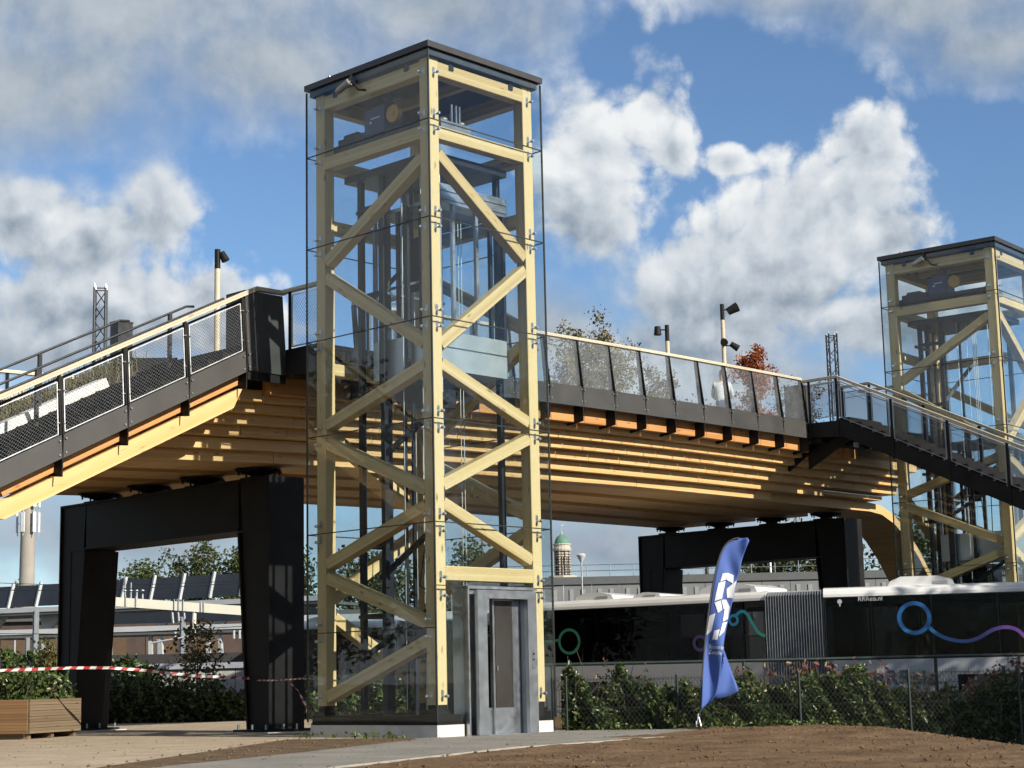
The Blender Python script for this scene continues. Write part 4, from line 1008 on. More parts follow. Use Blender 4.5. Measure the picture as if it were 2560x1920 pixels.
def speckle(name, c0, c1, sc1, sc2, rough=.9, bump=.3):
    c0, c1 = al(c0), al(c1)
    m, nt, p = new_mat(name); L = nt.links; tc = nd(nt, 'ShaderNodeTexCoord')
    n1 = nd(nt, 'ShaderNodeTexNoise'); n1.inputs['Scale'].default_value = sc1; n1.inputs['Detail'].default_value = 6; L.new(tc.outputs['Object'], n1.inputs['Vector'])
    n2 = nd(nt, 'ShaderNodeTexNoise'); n2.inputs['Scale'].default_value = sc2; n2.inputs['Detail'].default_value = 4; L.new(tc.outputs['Object'], n2.inputs['Vector'])
    ad = nd(nt, 'ShaderNodeMath', operation='ADD'); L.new(n1.outputs['Fac'], ad.inputs[0]); L.new(n2.outputs['Fac'], ad.inputs[1])
    r = nd(nt, 'ShaderNodeValToRGB'); e = r.color_ramp.elements; e[0].position = .7/2; e[0].color = c0+(1,); e[1].position = 1.3/2; e[1].color = c1+(1,)
    h = nd(nt, 'ShaderNodeMath', operation='MULTIPLY'); L.new(ad.outputs[0], h.inputs[0]); h.inputs[1].default_value = .5; L.new(h.outputs[0], r.inputs[0])
    L.new(r.outputs[0], p.inputs['Base Color']); p.inputs['Roughness'].default_value = rough; p.inputs['Specular IOR Level'].default_value = .2
    b = nd(nt, 'ShaderNodeBump'); b.inputs['Strength'].default_value = bump; b.inputs['Distance'].default_value = .02; L.new(n2.outputs['Fac'], b.inputs['Height']); L.new(b.outputs[0], p.inputs['Normal'])
    return m
SAND = speckle('pale gravel paving', (.34, .265, .18), (.55, .455, .335), 1.4, 14, .95, .6)
MULCH = speckle('bark mulch', (.055, .035, .02), (.24, .16, .09), 3, 45, .95, .9)
PATHM = speckle('grey asphalt path', (.19, .178, .155), (.34, .318, .28), 1.1, 28, .9, .6)
sheet('gravel_area', [(-3.59, 27.65), (-4.50, 19.2), (-4.9, 14), (-30, 14), (-30, 46), (-2.0, 46), (-1.0, 33), (1.0, 30.4), (.7, 29.2), (-1.2, 27.0)], .004, SAND)
sheet('mulch_strip', [(-3.59, 27.65), (-1.0, 26.95), (-1.4, 26.2), (-2.6, 22.4), (-3.75, 19.05), (-4.6, 15), (-5.4, 15), (-4.5, 19.2), (-4.05, 23.3)], .008, MULCH)
sheet('path', [(-1.6, 26.75), (.7, 29.05), (2.25, 28.6), (2.6, 28.3), (2.75, 27.6), (2.28, 25.34), (-.10, 22.23), (-1.80, 18.18), (-2.7, 15), (-4.6, 15), (-3.75, 19.05), (-2.6, 22.4), (-1.5, 26.2)], .012, PATHM)
kb = MB()
for a, b in zip([(-2.7, 15), (-1.80, 18.18), (-.10, 22.23), (2.28, 25.34)], [(-1.80, 18.18), (-.10, 22.23), (2.28, 25.34), (2.75, 27.6)]): kb.bar(A(a[0], a[1], -.004), A(b[0], b[1], -.004), .035, .04)
tag(obj('path_edging', kb, pm('pale edging', (.36, .33, .29), .9)), None, None, None, 'structure')
sheet('bus_road', [(1.2, 33), (-14, 60), (-14, 110), (60, 70), (60, 33)], -.34, speckle('asphalt', (.045, .045, .048), (.075, .075, .078), .4, 40))
# loose clods, stones and chips
rng = np.random.default_rng(9)
cv = []; cf = []
def clods(n, xr, yr, cond, r0, r1):
    for _ in range(n):
        x = xr[0]+(xr[1]-xr[0])*rng.random(); y = yr[0]+(yr[1]-yr[0])*rng.random()
        if not cond(x, y): continue
        r = r0+(r1-r0)*rng.random()**3; p = A(x, y, gh(x, y)+r*.3); b = len(cv)
        d = rng.normal(size=(6, 3))*.25
        for k, o in enumerate(((1,0,0),(-1,0,0),(0,1,0),(0,-1,0),(0,0,.7),(0,0,-.7))): cv.append((p.x+r*(o[0]+d[k][0]), p.y+r*(o[1]+d[k][1]), p.z+r*(o[2]+d[k][2])))
        cf.extend([(b,b+2,b+4),(b+2,b+1,b+4),(b+1,b+3,b+4),(b+3,b,b+4),(b+2,b,b+5),(b+1,b+2,b+5),(b+3,b+1,b+5),(b,b+3,b+5)])
clods(4200, (-2, 9.5), (15, 28.8), lambda x, y: x > -1.5+(y-18.2)*.55 or y > 25.6 and x > 2.8, .006, .030)
for _k in range(4):
    clods(260, (-2.2, 2.6), (17, 25.6), lambda x, y: abs(x-np.interp(y, [15, 18.18, 22.23, 25.34], [-2.7, -1.80, -.10, 2.28])) < .16, .006, .03)
tag(obj('soil_clods', np_mesh('soil_clods', cv, cf, [SOIL]), None), 'loose brown clods scattered over the turned soil', 'soil', None, 'stuff')
cv = []; cf = []
clods(900, (-5, -1), (15, 27.5), lambda x, y: -5.0+(y-17)*.11 < x < -4.1+(y-17)*.30 , .01, .035)
tag(obj('mulch_chips', np_mesh('mulch_chips', cv, cf, [MULCH]), None), 'brown bark chips on the mulch strip beside the path', 'mulch', None, 'stuff')

# ------------------------------------------------------------------ fence, hedges, flag, planter, tape
GREENP = pm('green fence paint', (.010, .022, .018), .45, .1, .2, 8)
fence = thing('chain_link_fence', 'low green chain-link fence in front of the ivy hedge', 'fence', A(4.5, 29.3, 0), ROT)
fx = [.78, 2.6, 4.6, 6.4, 8.2, 10.0, 12.0]
for x in fx:
    z = gh(x, 29.3); obj('fence_post', MB().cyl((x-4.5, 0, z-.1), (x-4.5, 0, .86), .024, .024, 10).cyl((x-4.5, 0, .86), (x-4.5, 0, .88), .028, .02, 10), GREENP, fence, True)
mb = MB()
nxx = int((12.2-.7)/.075)
for k in range(-14, nxx):
    for s in (1, -1):
        x0 = .7+k*.075; zl = -.44
        a0, a1 = x0, x0+.95
        if s < 0: a0, a1 = a1, a0
        if max(a0, a1) > 12.2 or min(a0, a1) < .62: continue
        mb.bar((a0-4.5, .03*s*.1, zl), (a1-4.5, .03*s*.1, zl+1.27), .0045)
for z in (.80, .35): mb.bar((.7-4.5, 0, z), (12.2-4.5, 0, z), .005)
obj('chain_link', mb, pm('green wire', (.014, .02, .018), .6, .2), fence, kind='stuff')
rf = thing('wire_panel_fence', 'dark double wire panel fence standing behind the ivy hedge', 'fence', A(4.5, 30.9, -.3), ROT)
mb = MB()
for k in range(int(11.8/.05)): mb.bar((-3.9+k*.05, 0, 0), (-3.9+k*.05, 0, 1.17+.0), .005)
for z in (.2, .6, .95, 1.12): mb.bar((-3.9, 0, z), (7.9, 0, z), .008)
obj('wire_panel', mb, GREENP, rf, kind='stuff')
for x in (-3.6, -1.1, 1.4, 3.9, 6.4): obj('fence_post', MB().box(x-.03, x+.03, -.02, .02, 0, 1.2), GREENP, rf)
gr = thing('guard_rail', 'dark tubular guard rail running above the hedge in front of the bus', 'rail', A(4.5, 31.6, -.35), ROT)
obj('rail_tube', MB().cyl((-4.2, 0, 1.44), (9, 0, 1.44), .032, .032, 10), GREENP, gr, True)
for x in (-3.9, -.5, 2.9, 6.3): obj('rail_post', MB().cyl((x, 0, 0), (x, 0, 1.42), .03, .03, 10), GREENP, gr, True)
# hedges
def hedge(name, label, ctr, prof, depth, zb, n, lm, size, seed, creeper=0, lx=.0):
    rng = np.random.default_rng(seed); t = thing(name, label, 'hedge', A(ctr[0], ctr[1], zb(ctr[0])), ROT)
    xs = np.array([p[0] for p in prof]); hs = np.array([p[1] for p in prof])
    x = xs[0]+(xs[-1]-xs[0])*rng.random(n); top = np.interp(x, xs, hs)+.05*np.sin(x*9)+.04*np.sin(x*23+1); base = np.array([zb(a) for a in x])
    s = rng.random(n)**.75; f = rng.random(n)
    dep = depth*(1-.35*s)
    y = np.where(f < .75, -dep/2+np.abs(rng.normal(size=n))*.10, -dep/2+rng.random(n)*dep)
    y += .09*np.sin(x*7+s*5)+.07*np.sin(x*15+s*9)
    z = base+(top-base)*s+rng.normal(size=n)*.03
    c = np.stack([x-ctr[0], y, z-zb(ctr[0])], 1); v, q = leaves(c, size, rng, .35); obj('foliage', np_mesh('foliage', v, q, [lm]), None, t)
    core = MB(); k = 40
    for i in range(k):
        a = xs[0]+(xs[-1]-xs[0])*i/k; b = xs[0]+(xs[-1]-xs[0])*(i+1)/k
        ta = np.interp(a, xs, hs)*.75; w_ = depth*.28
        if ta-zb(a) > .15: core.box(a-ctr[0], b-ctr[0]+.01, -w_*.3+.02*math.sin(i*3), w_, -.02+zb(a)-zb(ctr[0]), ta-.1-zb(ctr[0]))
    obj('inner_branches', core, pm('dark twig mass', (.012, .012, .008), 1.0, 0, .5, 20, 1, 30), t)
    tw = MB()
    for _ in range(int(30*(xs[-1]-xs[0]))):
        a = xs[0]+(xs[-1]-xs[0])*rng.random(); tp = np.interp(a, xs, hs); p = Vector((a-ctr[0], -depth*.35*rng.random(), zb(a)-zb(ctr[0])+.1)); 
        for k in range(4):
            e = p+Vector((rng.normal()*.10, rng.normal()*.06, (tp-zb(a))*.30*rng.random()+.03)); tw.cyl(p, e, .006, .004, 4, False); p = e
    obj('stems', tw, BARK, t)
    if creeper:
        ends = []; cw = MB()
        for _ in range(creeper):
            a = xs[0]+(xs[-1]-xs[0])*rng.random(); p = Vector((a-ctr[0], rng.normal()*.15, np.interp(a, xs, hs)*.8-zb(ctr[0])))
            for k in range(4):
                e = p+Vector((rng.normal()*.10, rng.normal()*.05, .03+.10*rng.random())); 
                if e.z+zb(ctr[0]) > 1.24: break
                cw.cyl(p, e, .005, .003, 4, False); p = e; ends += [tuple(p+Vector(rng.normal(size=3))*.05) for _ in range(5)]
        obj('creeper_stems', cw, BARK, t, kind='stuff'); v, q = leaves(np.array(ends), .040, rng, .1); obj('red_creeper', np_mesh('red_creeper', v, q, [LF_CREEP]), None, t, label='red creeper shoots above the hedge')
    return t
zb_r = lambda x: gh(x, 29.8)-.02
hedge('ivy_hedge', 'dense green ivy hedge behind the chain-link fence in front of the bus', (4.5, 30.0), [(.72, .95), (.95, .98), (1.25, .60), (1.5, .70), (1.73, 1.08), (1.95, .72), (2.4, .62), (2.75, .78), (3.1, .5), (3.6, .62), (3.83, .92), (4.2, .62), (4.43, .55), (4.7, .84), (5.2, .78), (5.67, .98), (5.9, .72), (6.2, .55), (6.7, .48), (7.2, .50), (7.6, .42), (8.0, .66), (8.4, .80), (9.5, .7), (12, .7)], 1.0, zb_r, 30000, LF_GRN, .040, 41, 60)
hedge('dark_hedge', 'shaded dark hedge beyond the left portal under the bridge', (-8.0, 44.0), [(-14, 1.3), (-11.3, 1.25), (-10.1, 1.35), (-9.5, 1.1), (-8.9, 1.38), (-8.2, .9), (-7.6, 1.1), (-6.9, .65), (-6.4, 1.0), (-5.4, 1.1), (-3.7, 1.0), (-1.7, 1.0), (0, 1.0)], 1.2, lambda x: 0.0, 9000, LF_GRN, .06, 42, 22)

# feather flag
def flag():
    base = A(2.84, 28.55, .03); t = thing('feather_flag', 'blue feather banner with white emblem standing on the soil before the hedge', 'flag', base, ROT)
    # outline in local x (right), z (up): pole side and free side
    Z = [.28, .45, .7, 1.0, 1.4, 1.8, 2.1, 2.4, 2.6, 2.75, 2.86, 2.94, 2.985, 3.0]
    XL = [.055, .075, .10, .135, .185, .25, .305, .375, .43, .485, .545, .62, .71, .80]
    XR = [.20, .30, .355, .40, .48, .585, .66, .745, .80, .85, .895, .935, .945, .90]
    n = 15; vs_ = []; col = []
    def surf(s, z):
        xl, xr = np.interp(z, Z, XL), np.interp(z, Z, XR); x = xl+(xr-xl)*s
        amp = .035*(1-min(1, max(0, (z-1.2)/2.0)))+.008
        y = -amp*math.sin(s*5.0+z*3.2)-.05*s*s+.02*math.sin(z*7+s*3)*s+(.018*math.sin(z*16+s*9)*s if z > 2.3 else 0)
        return (x, y, z)
    zz = np.linspace(.28, 2.995, 60)
    for z in zz:
        zb_ = z
        for j in range(n):
            s = j/(n-1); x, y, q = surf(s, z); 
            if z < .6: q = z+.10*s*(1-(z-.28)/.32)
            vs_.append((x, y, q))
    fs = [(i*n+j, i*n+j+1, (i+1)*n+j+1, (i+1)*n+j) for i in range(59) for j in range(n-1)]
    BL = pm('blue flag cloth', (.060, .125, .42), .75, 0, .06, 3, .15, 35)
    o = obj('banner', MB().add(vs_, fs), BL, t, True); md = o.modifiers.new('thick', 'SOLIDIFY'); md.thickness = .004
    # loose corner blowing to the right
    vs2 = []; m = 9
    for i in range(m):
        for j in range(m):
            a, b = i/(m-1), j/(m-1)
            p0 = Vector((.43-.16*a, .015, 1.30-.86*a)); p1 = Vector((.43+.25*a**.9, .04, 1.30-.74*a))
            p = p0.lerp(p1, b); p.y += .035*math.sin(b*5+a*6); p.z -= .03*math.sin(b*3.1)*a; vs2.append(p)
    o2 = obj('loose_corner', MB().add(vs2, [(i*m+j, i*m+j+1, (i+1)*m+j+1, (i+1)*m+j) for i in range(m-1) for j in range(m-1)]), BL, t, True); o2.modifiers.new('thick', 'SOLIDIFY').thickness = .004
    pts = [(-.02, 0, .02), (.02, 0, .15), (.055, -.01, .28)]+[(np.interp(z, Z, XL)-.012, -.012, z) for z in Z[1:]]
    obj('pole', MB().tube(pts, .013, 8), pm('dark pole sleeve', (.05, .05, .055), .6), t, True)
    obj('ground_stake', MB().cyl((-.02, 0, -.2), (-.02, 0, .10), .010, .012, 8).cyl((-.005, 0, .06), (.02, 0, .22), .012, .012, 8).cyl((.05, -.02, .02), (.02, -.01, .16), .010, .010, 8), GALV, t, True)
    obj('foot_plate', MB().box(-.22, .14, -.08, .08, -.02, .012), BLACK, t)
    # emblem: a big S of white bars, in banner coordinates (s across, z up)
    WH = pm('white print', (.85, .86, .88), .7)
    def patch(poly, nm='emblem_bar'):
        c = (sum(p[0] for p in poly)/len(poly), sum(p[1] for p in poly)/len(poly))
        mb_ = MB(); pts = []
        dense = []
        for a, b in zip(poly, poly[1:]+poly[:1]):
            for k in range(6): dense.append((a[0]+(b[0]-a[0])*k/6, a[1]+(b[1]-a[1])*k/6))
        rings = [dense]+[[(c[0]+(p[0]-c[0])*f, c[1]+(p[1]-c[1])*f) for p in dense] for f in (.66, .33)]
        V = []
        for r in rings:
            for p in r: q = surf(p[0], p[1]); V.append((q[0], q[1]-.010, q[2]))
        q = surf(c[0], c[1]); V.append((q[0], q[1]-.010, q[2])); k = len(dense)
        F = [(i*k+j, i*k+(j+1) % k, (i+1)*k+(j+1) % k, (i+1)*k+j) for i in range(2) for j in range(k)]+[(2*k+j, 2*k+(j+1) % k, 3*k) for j in range(k)]
        return obj(nm, mb_.add(V, F), WH, o)
    patch([(.30, 2.43), (.52, 2.44), (.50, 2.33), (.27, 2.30)]); patch([(.52, 2.44), (.80, 2.40), (.86, 2.26), (.52, 2.33)])
    patch([(.20, 2.28), (.50, 2.31), (.50, 2.03), (.17, 1.99)])
    patch([(.62, 2.18), (.98, 2.31), (.98, 2.03), (.72, 2.04)])
    patch([(.17, 1.97), (.46, 2.0), (.60, 1.85), (.42, 1.80)]); patch([(.48, 2.01), (.70, 2.01), (.92, 1.90), (.66, 1.86)]); patch([(.70, 1.90), (.94, 1.90), (.96, 1.70), (.74, 1.66)])
    patch([(.04, 1.76), (.30, 1.80), (.24, 1.52), (.02, 1.45)]); patch([(.74, 1.64), (.96, 1.66), (.90, 1.50), (.66, 1.42)]); patch([(.38, 1.52), (.64, 1.54), (.60, 1.37), (.34, 1.38)])
    for body, z, s0, size in (('Spoorzone', 1.245, .22, .088), ('Zwolle', 1.155, .22, .088)):
        me = text_mesh(body, size); 
        for v in me.vertices:
            x, y = v.co.x, v.co.y; zz_ = z+y-.10*x; xl, xr = np.interp(zz_, Z, XL), np.interp(zz_, Z, XR); s = s0+x*.80/(xr-xl); q = surf(min(1.02, s), zz_); v.co = (q[0], q[1]-.010, zz_)
        obj('lettering', me, WH, o)
    return t
def text_mesh(body, size, bold=0.0):
    cu = bpy.data.curves.new('text', 'FONT'); cu.body = body; cu.size = size; cu.offset = bold; cu.resolution_u = 3
    o = bpy.data.objects.new('text', cu); C.objects.link(o); bpy.context.view_layer.update()
    me = bpy.data.meshes.new_from_object(o.evaluated_get(bpy.context.evaluated_depsgraph_get()))
    bpy.data.objects.remove(o); me.materials.clear(); return me
flag()

# planter box with shrub
pl = thing('planter_box', 'wooden planter box with dark shrubs at the left edge', 'planter', A(-8.49, 31.0, 0), ROT+math.atan2(.967, .254))
# local x runs along the planked side, y along the other side
for k in range(6):
    z = .10+k*.098
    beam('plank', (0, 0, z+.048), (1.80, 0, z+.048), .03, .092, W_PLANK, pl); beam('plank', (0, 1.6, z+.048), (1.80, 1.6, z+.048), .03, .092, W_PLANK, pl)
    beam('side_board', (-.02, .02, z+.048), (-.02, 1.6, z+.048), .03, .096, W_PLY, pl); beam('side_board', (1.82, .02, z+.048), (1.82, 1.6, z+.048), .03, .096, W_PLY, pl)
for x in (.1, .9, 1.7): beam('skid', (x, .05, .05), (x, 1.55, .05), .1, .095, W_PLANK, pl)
obj('soil_fill', MB().box(.02, 1.78, .02, 1.58, .15, .62), SOIL, pl)
rng = np.random.default_rng(77); n = 3200
c = np.stack([.05+1.7*rng.random(n), .05+1.5*rng.random(n), .58+.62*rng.random(n)**1.2*(.7+.3*np.sin(rng.random(n)*9))], 1); v, q = leaves(c, .05, rng); obj('shrub_foliage', np_mesh('shrub_foliage', v, q, [LF_GRN]), None, pl)
tw = MB()
for _ in range(60):
    p = Vector((.1+1.6*rng.random(), .1+1.4*rng.random(), .6)); tw.cyl(p, p+Vector((rng.normal()*.12, rng.normal()*.12, .5)), .008, .004, 5, False)
obj('shrub_stems', tw, BARK, pl)
# barrier tape
def tape(label, pts, w=.048, seg=.11):
    P = [A(*p) for p in pts]; L_ = [0]
    for a, b in zip(P[:-1], P[1:]): L_.append(L_[-1]+(b-a).length)
    def at(d):
        for i in range(len(P)-1):
            if d <= L_[i+1]: return P[i].lerp(P[i+1], (d-L_[i])/(L_[i+1]-L_[i]))
        return P[-1]
    mb = MB(); n = int(L_[-1]/seg)
    for i in range(n):
        mb.mi = i % 2; sk = .035
        a0, a1 = at(i*seg), at((i+1)*seg); b0, b1 = at(i*seg+sk), at((i+1)*seg+sk); up = Vector((0, 0, w))
        tw_ = Vector((.012*math.sin(i*.7), .012*math.cos(i*.9), 0)); tw2 = Vector((.012*math.sin((i+1)*.7), .012*math.cos((i+1)*.9), 0))
        mb.add([a0+tw_, a1+tw2, b1+up-tw2, b0+up-tw_], [(0, 1, 2, 3)])
    mb.mi = 0
    o = obj('barrier_tape', mb, [pm('tape red', (.42, .03, .035), .5), pm('tape white', (.75, .74, .72), .5)]); o.modifiers.new('thick', 'SOLIDIFY').thickness = .001
    me = o.data; o.location = P[0]; me.transform(Matrix.Translation(-P[0]))
    return tag(o, label, 'tape')
tape('red and white barrier tape strung across in front of the left portal', [(-9.6, 31, 1.15), (-9.02, 31, 1.17), (-7.81, 31.2, 1.19), (-7.2, 31.3, 1.18), (-6.76, 31.5, 1.14), (-5.79, 31.9, 1.01), (-5.2, 32.2, .97), (-4.75, 32.5, .94)])
tape('thin twisted barrier tape from the portal column to the tower base', [(-4.72, 32.1, .92), (-4.3, 31.6, .91), (-3.75, 31.0, .93), (-3.45, 30.2, .91)], .025, .07)
tape('loose end of barrier tape hanging down beside the portal column', [(-4.05, 31.3, .90), (-3.85, 31.2, .72), (-3.7, 31.1, .45), (-3.66, 31.1, .12)], .03, .07)

# ------------------------------------------------------------------ buses
BUSW = pm('white bus roof', (.80, .80, .79), .35, 0, .04, 2, coat=.3)
BUSG = pm('silver bus skirt', (.42, .43, .45), .4, .3, .05, 2)
BUSK = glass('tinted bus glass', (.36, .37, .38), .006); SEAT = pm('dark blue seat', (.03, .035, .06), .8); POLEY = pm('yellow grab pole', (.45, .33, .04), .4)
BUSF = pm('black window frame', (.008, .008, .009), .3)
RUB = pm('tyre rubber', (.012, .012, .012), .8)
BELL = pm('grey bellows rubber', (.22, .235, .26), .6, 0, .15, 5)
def ramp_decal(name, cols, x0, x1):
    m, nt, p = new_mat(name); L = nt.links; tc = nd(nt, 'ShaderNodeTexCoord'); sp = nd(nt, 'ShaderNodeSeparateXYZ'); L.new(tc.outputs['Object'], sp.inputs[0])
    mr = nd(nt, 'ShaderNodeMapRange'); L.new(sp.outputs[0], mr.inputs['Value']); mr.inputs['From Min'].default_value = x0; mr.inputs['From Max'].default_value = x1
    r = nd(nt, 'ShaderNodeValToRGB'); e = r.color_ramp.elements
    while len(e) < len(cols): e.new(.5)
    for i, c in enumerate(cols): e[i].position = i/(len(cols)-1); e[i].color = al(c)+(1,)
    L.new(mr.outputs[0], r.inputs[0]); L.new(r.outputs[0], p.inputs['Base Color']); p.inputs['Roughness'].default_value = .3; return m
def ribbon(pts, w, y=-.018):
    """flat printed stripe in the local xz plane through pts (smoothed)"""
    P = np.array(pts, float); n = 60; t = np.linspace(0, len(P)-1, n); out = []
    for tt in t:   # Catmull-Rom
        i = int(min(tt, len(P)-2)); f = tt-i; p0 = P[max(i-1, 0)]; p1 = P[i]; p2 = P[i+1]; p3 = P[min(i+2, len(P)-1)]
        out.append(.5*((2*p1)+(-p0+p2)*f+(2*p0-5*p1+4*p2-p3)*f*f+(-p0+3*p1-3*p2+p3)*f**3))
    out = np.array(out); d = np.gradient(out, axis=0); d /= np.linalg.norm(d, axis=1)[:, None]; nn = np.stack([-d[:, 1], d[:, 0]], 1)*w/2
    V = []
    for o, q in zip(out, nn): V += [(o[0]-q[0], y, o[1]-q[1]), (o[0]+q[0], y, o[1]+q[1])]
    return MB().add(V, [(2*i, 2*i+2, 2*i+3, 2*i+1) for i in range(n-1)])
def ring(cx, cz, r, w, y=-.018, n=40):
    V = []
    for i in range(n):
        a = 2*math.pi*i/n
        for rr in (r-w/2, r+w/2): V.append((cx+rr*math.cos(a), y, cz+rr*math.sin(a)))
    return MB().add(V, [(2*i, 2*((i+1) % n), 2*((i+1) % n)+1, 2*i+1) for i in range(n)])
BWD = 2.5
def section(bus, M_, ln, sgn, wheels, pods, panes):
    """a rigid bus section; M_ places local x (along), y (away from viewer), z"""
    def P(name, mb, mat, parent=None, **kw):
        o = obj(name, mb, mat, parent or bus, **kw)
        if parent is None: o.matrix_basis = M_
        return o
    body = MB()
    # lower body with wheel arches cut as gaps
    xs = [0]+sorted(sum([[w-.56, w+.56] for w in wheels], []))+[ln]
    for a, b in zip(xs[::2], xs[1::2]): body.box(a, b, 0, BWD, .30, 1.12)
    body.box(0, ln, 0, BWD, 1.122, 1.50)
    b_ = P('body', body, BUSG)
    for w in wheels:
        ar = MB(); n = 14; V = []
        for i in range(n+1):
            a = math.pi*i/n; V += [(w+.56*math.cos(a), .012, .45+.62*math.sin(a)), (w+.56*math.cos(a), .5, .45+.62*math.sin(a))]
        ar.add(V, [(2*i, 2*i+1, 2*i+3, 2*i+2) for i in range(n)]); ar.box(w-.56, w+.56, .45, .5, .3, 1.12)
        ar.prism([(w+.60*math.cos(math.pi*i/n), .45+.68*math.sin(math.pi*i/n)) for i in range(n+1)], -.006, .006, 'y')
        obj('wheel_arch', ar, RUB, b_)
        wh = MB().cyl((w, .02, .48), (w, .34, .48), .48, .48, 28)
        ty = obj('wheel', wh, RUB, b_, True); obj('rim', MB().cyl((w, .012, .48), (w, .05, .48), .27, .25, 24).cyl((w, -.02, .48), (w, .02, .48), .09, .10, 14), STEELD, ty, True)
    P('cantrail', MB().box(.01, ln-.01, .02, BWD-.02, 2.66, 2.80).box(.01, ln-.01, .03, BWD-.03, 1.44, 1.503).box(.01, .06, .03, BWD-.03, 1.503, 2.66).box(ln-.06, ln-.01, .03, BWD-.03, 1.503, 2.66), BUSF)
    far_ = P('far_window', MB().box(.06, ln-.06, BWD-.03, BWD-.02, 1.503, 2.66), BUSK)
    for k_ in range(int(ln/.82)):
        xs_ = .35+k_*.82
        if k_ % 4 != 2:
            st_ = P('seat', MB().prism([(xs_, 1.2), (xs_+.12, 1.2), (xs_+.22, 1.98), (xs_+.17, 2.06), (xs_+.10, 2.04)], .18, .98, 'y'), SEAT)
        else: P('grab_pole', MB().cyl((xs_, .55, 1.3), (xs_, .55, 2.68), .018, .018, 8), POLEY)
    x = .04
    for k, wd in enumerate(panes):
        pn = P('window_pane', MB().box(x, x+wd-.014, .004, .019, 1.53, 2.78), BUSK); P('pillar', MB().box(x+wd-.06, x+wd+.045, .022, .07, 1.503, 2.66), BUSF)
        x += wd
    rf_ = MB(); prof = [(.0, 2.803), (.0, 2.86), (.03, 2.93), (.10, 2.985), (.25, 3.01), (2.25, 3.01), (2.40, 2.985), (2.47, 2.93), (2.5, 2.86), (2.5, 2.80)]
    rf_.prism(prof, 0, ln, 'x'); r_ = P('roof', rf_, BUSW, smooth=False)
    for (a, b, h) in pods:
        pd = MB().prism([(a, 3.0), (a+.06, 3.0+h*.55), (a+.28, 3.0+h), (b-.35, 3.0+h), (b-.06, 3.0+h*.6), (b, 3.0)], .25, 1.9, 'y'); p_ = obj('roof_unit', pd, BUSW, r_)
        obj('roof_unit_vent', MB().box(b-.45, b-.15, .235, .249, 3.03, 3.0+h*.45), BUSG, p_)
    return b_
def bus(label, front, fang, rear, rang, flen, rlen, z):
    t = thing('articulated_bus', label, 'bus', A(front[0], front[1], z), ROT)
    Mf = Matrix.Rotation(math.radians(fang), 4, 'Z'); dxr, dyr = rear[0]-front[0], rear[1]-front[1]
    Mr = Matrix.Translation((dxr, dyr, 0)) @ Matrix.Rotation(math.radians(rang), 4, 'Z') @ Matrix.Translation((-rlen, 0, 0))
    bf = section(t, Mf, flen, 1, [3.25, 8.8] if flen > 9.5 else [3.25], [(1.35, 2.75, .20)], [.95, 1.25, 1.35, 1.5, 1.3, 1.3, 1.3, 1.2][:max(3, int(flen/1.27))])
    br = section(t, Mr, rlen, -1, [rlen-4.6] if rlen > 5 else [1.2], [(1.0, 2.05, .17), (2.55, 3.3, .12), (rlen-1.75, rlen-.3, .20)] if rlen > 5 else [(1, 2, .15)], [.7, .95, .95, .95, .95, .95, .6][:int(rlen/.87)])
    # folding bellows between the sections
    p0 = Mr @ Vector((rlen, 0, 0)); p1 = Vector((0, 0, 0)); q0 = Mr @ Vector((rlen, BWD, 0)); q1 = Mf @ Vector((0, BWD, 0))
    n = 44; V = []
    for i in range(n+1):
        f = i/n; a = p0.lerp(p1, f); b = q0.lerp(q1, f); o = (.045 if i % 2 else -.02); iw = (b-a).normalized()
        a2 = a+iw*o; b2 = b-iw*o; hz_ = 2.96-o
        for pt, zz in ((a2, .42), (a2, 2.88-o), (a2+iw*.14, hz_), (b2-iw*.14, hz_), (b2, 2.88-o), (b2, .42)): V.append((pt.x, pt.y, zz))
    obj('bellows', MB().add(V, [(i*6+j, i*6+j+1, (i+1)*6+j+1, (i+1)*6+j) for i in range(n) for j in range(5)]), BELL, t)
    return t, Mf, Mr
b1, Mf, Mr = bus('long black and white articulated bus with grey bellows behind the hedge', (6.55, 37.85), -13.0, (5.42, 38.62), -33.0, 10.2, 6.0, -.36)
ZB = .36
BLUE = ramp_decal('blue to purple print', [(.02, .19, .52), (.03, .17, .50), (.14, .07, .36), (.20, .06, .30)], 1.6, 4.4)
TEAL = ramp_decal('teal to green print', [(.02, .20, .50), (.02, .28, .34), (.05, .33, .20)], 5.1, 5.95)
GRN = pm('dim green print', (.015, .14, .085), .3); PUR = pm('dim purple print', (.06, .03, .14), .3); WTX = pm('grey white print', (.45, .45, .46), .5)
def dec(name, mb, mat, M_): o = obj(name, mb, mat, b1); o.matrix_basis = M_; return o
dec('ring_print', ring(1.87, 2.31, .31, .085), BLUE, Mf)
dec('wave_print', ribbon([(2.13, 2.17), (2.25, 2.02), (2.5, 1.87), (2.86, 1.80), (3.15, 1.86), (3.45, 2.02), (3.72, 2.07), (3.95, 2.0), (4.15, 1.8), (4.4, 1.62)], .075), BLUE, Mf)
dec('ring_print', ring(.98, 2.06, .27, .065), GRN, Mr); dec('wave_print', ribbon([(.0, 2.1), (.35, 2.08), (.70, 2.10)], .06), GRN, Mr)
dec('ring_print', ring(4.38, 1.92, .15, .07), PUR, Mr); dec('ring_print', ring(5.22, 2.40, .10, .06), TEAL, Mr)
dec('wave_print', ribbon([(5.28, 2.5), (5.42, 2.58), (5.55, 2.52), (5.68, 2.30), (5.82, 2.10), (5.97, 2.03)], .07), TEAL, Mr)
led = dec('destination_display', MB().box(4.55, 4.95, -.012, .0, 2.20, 2.34), BUSF, Mr)
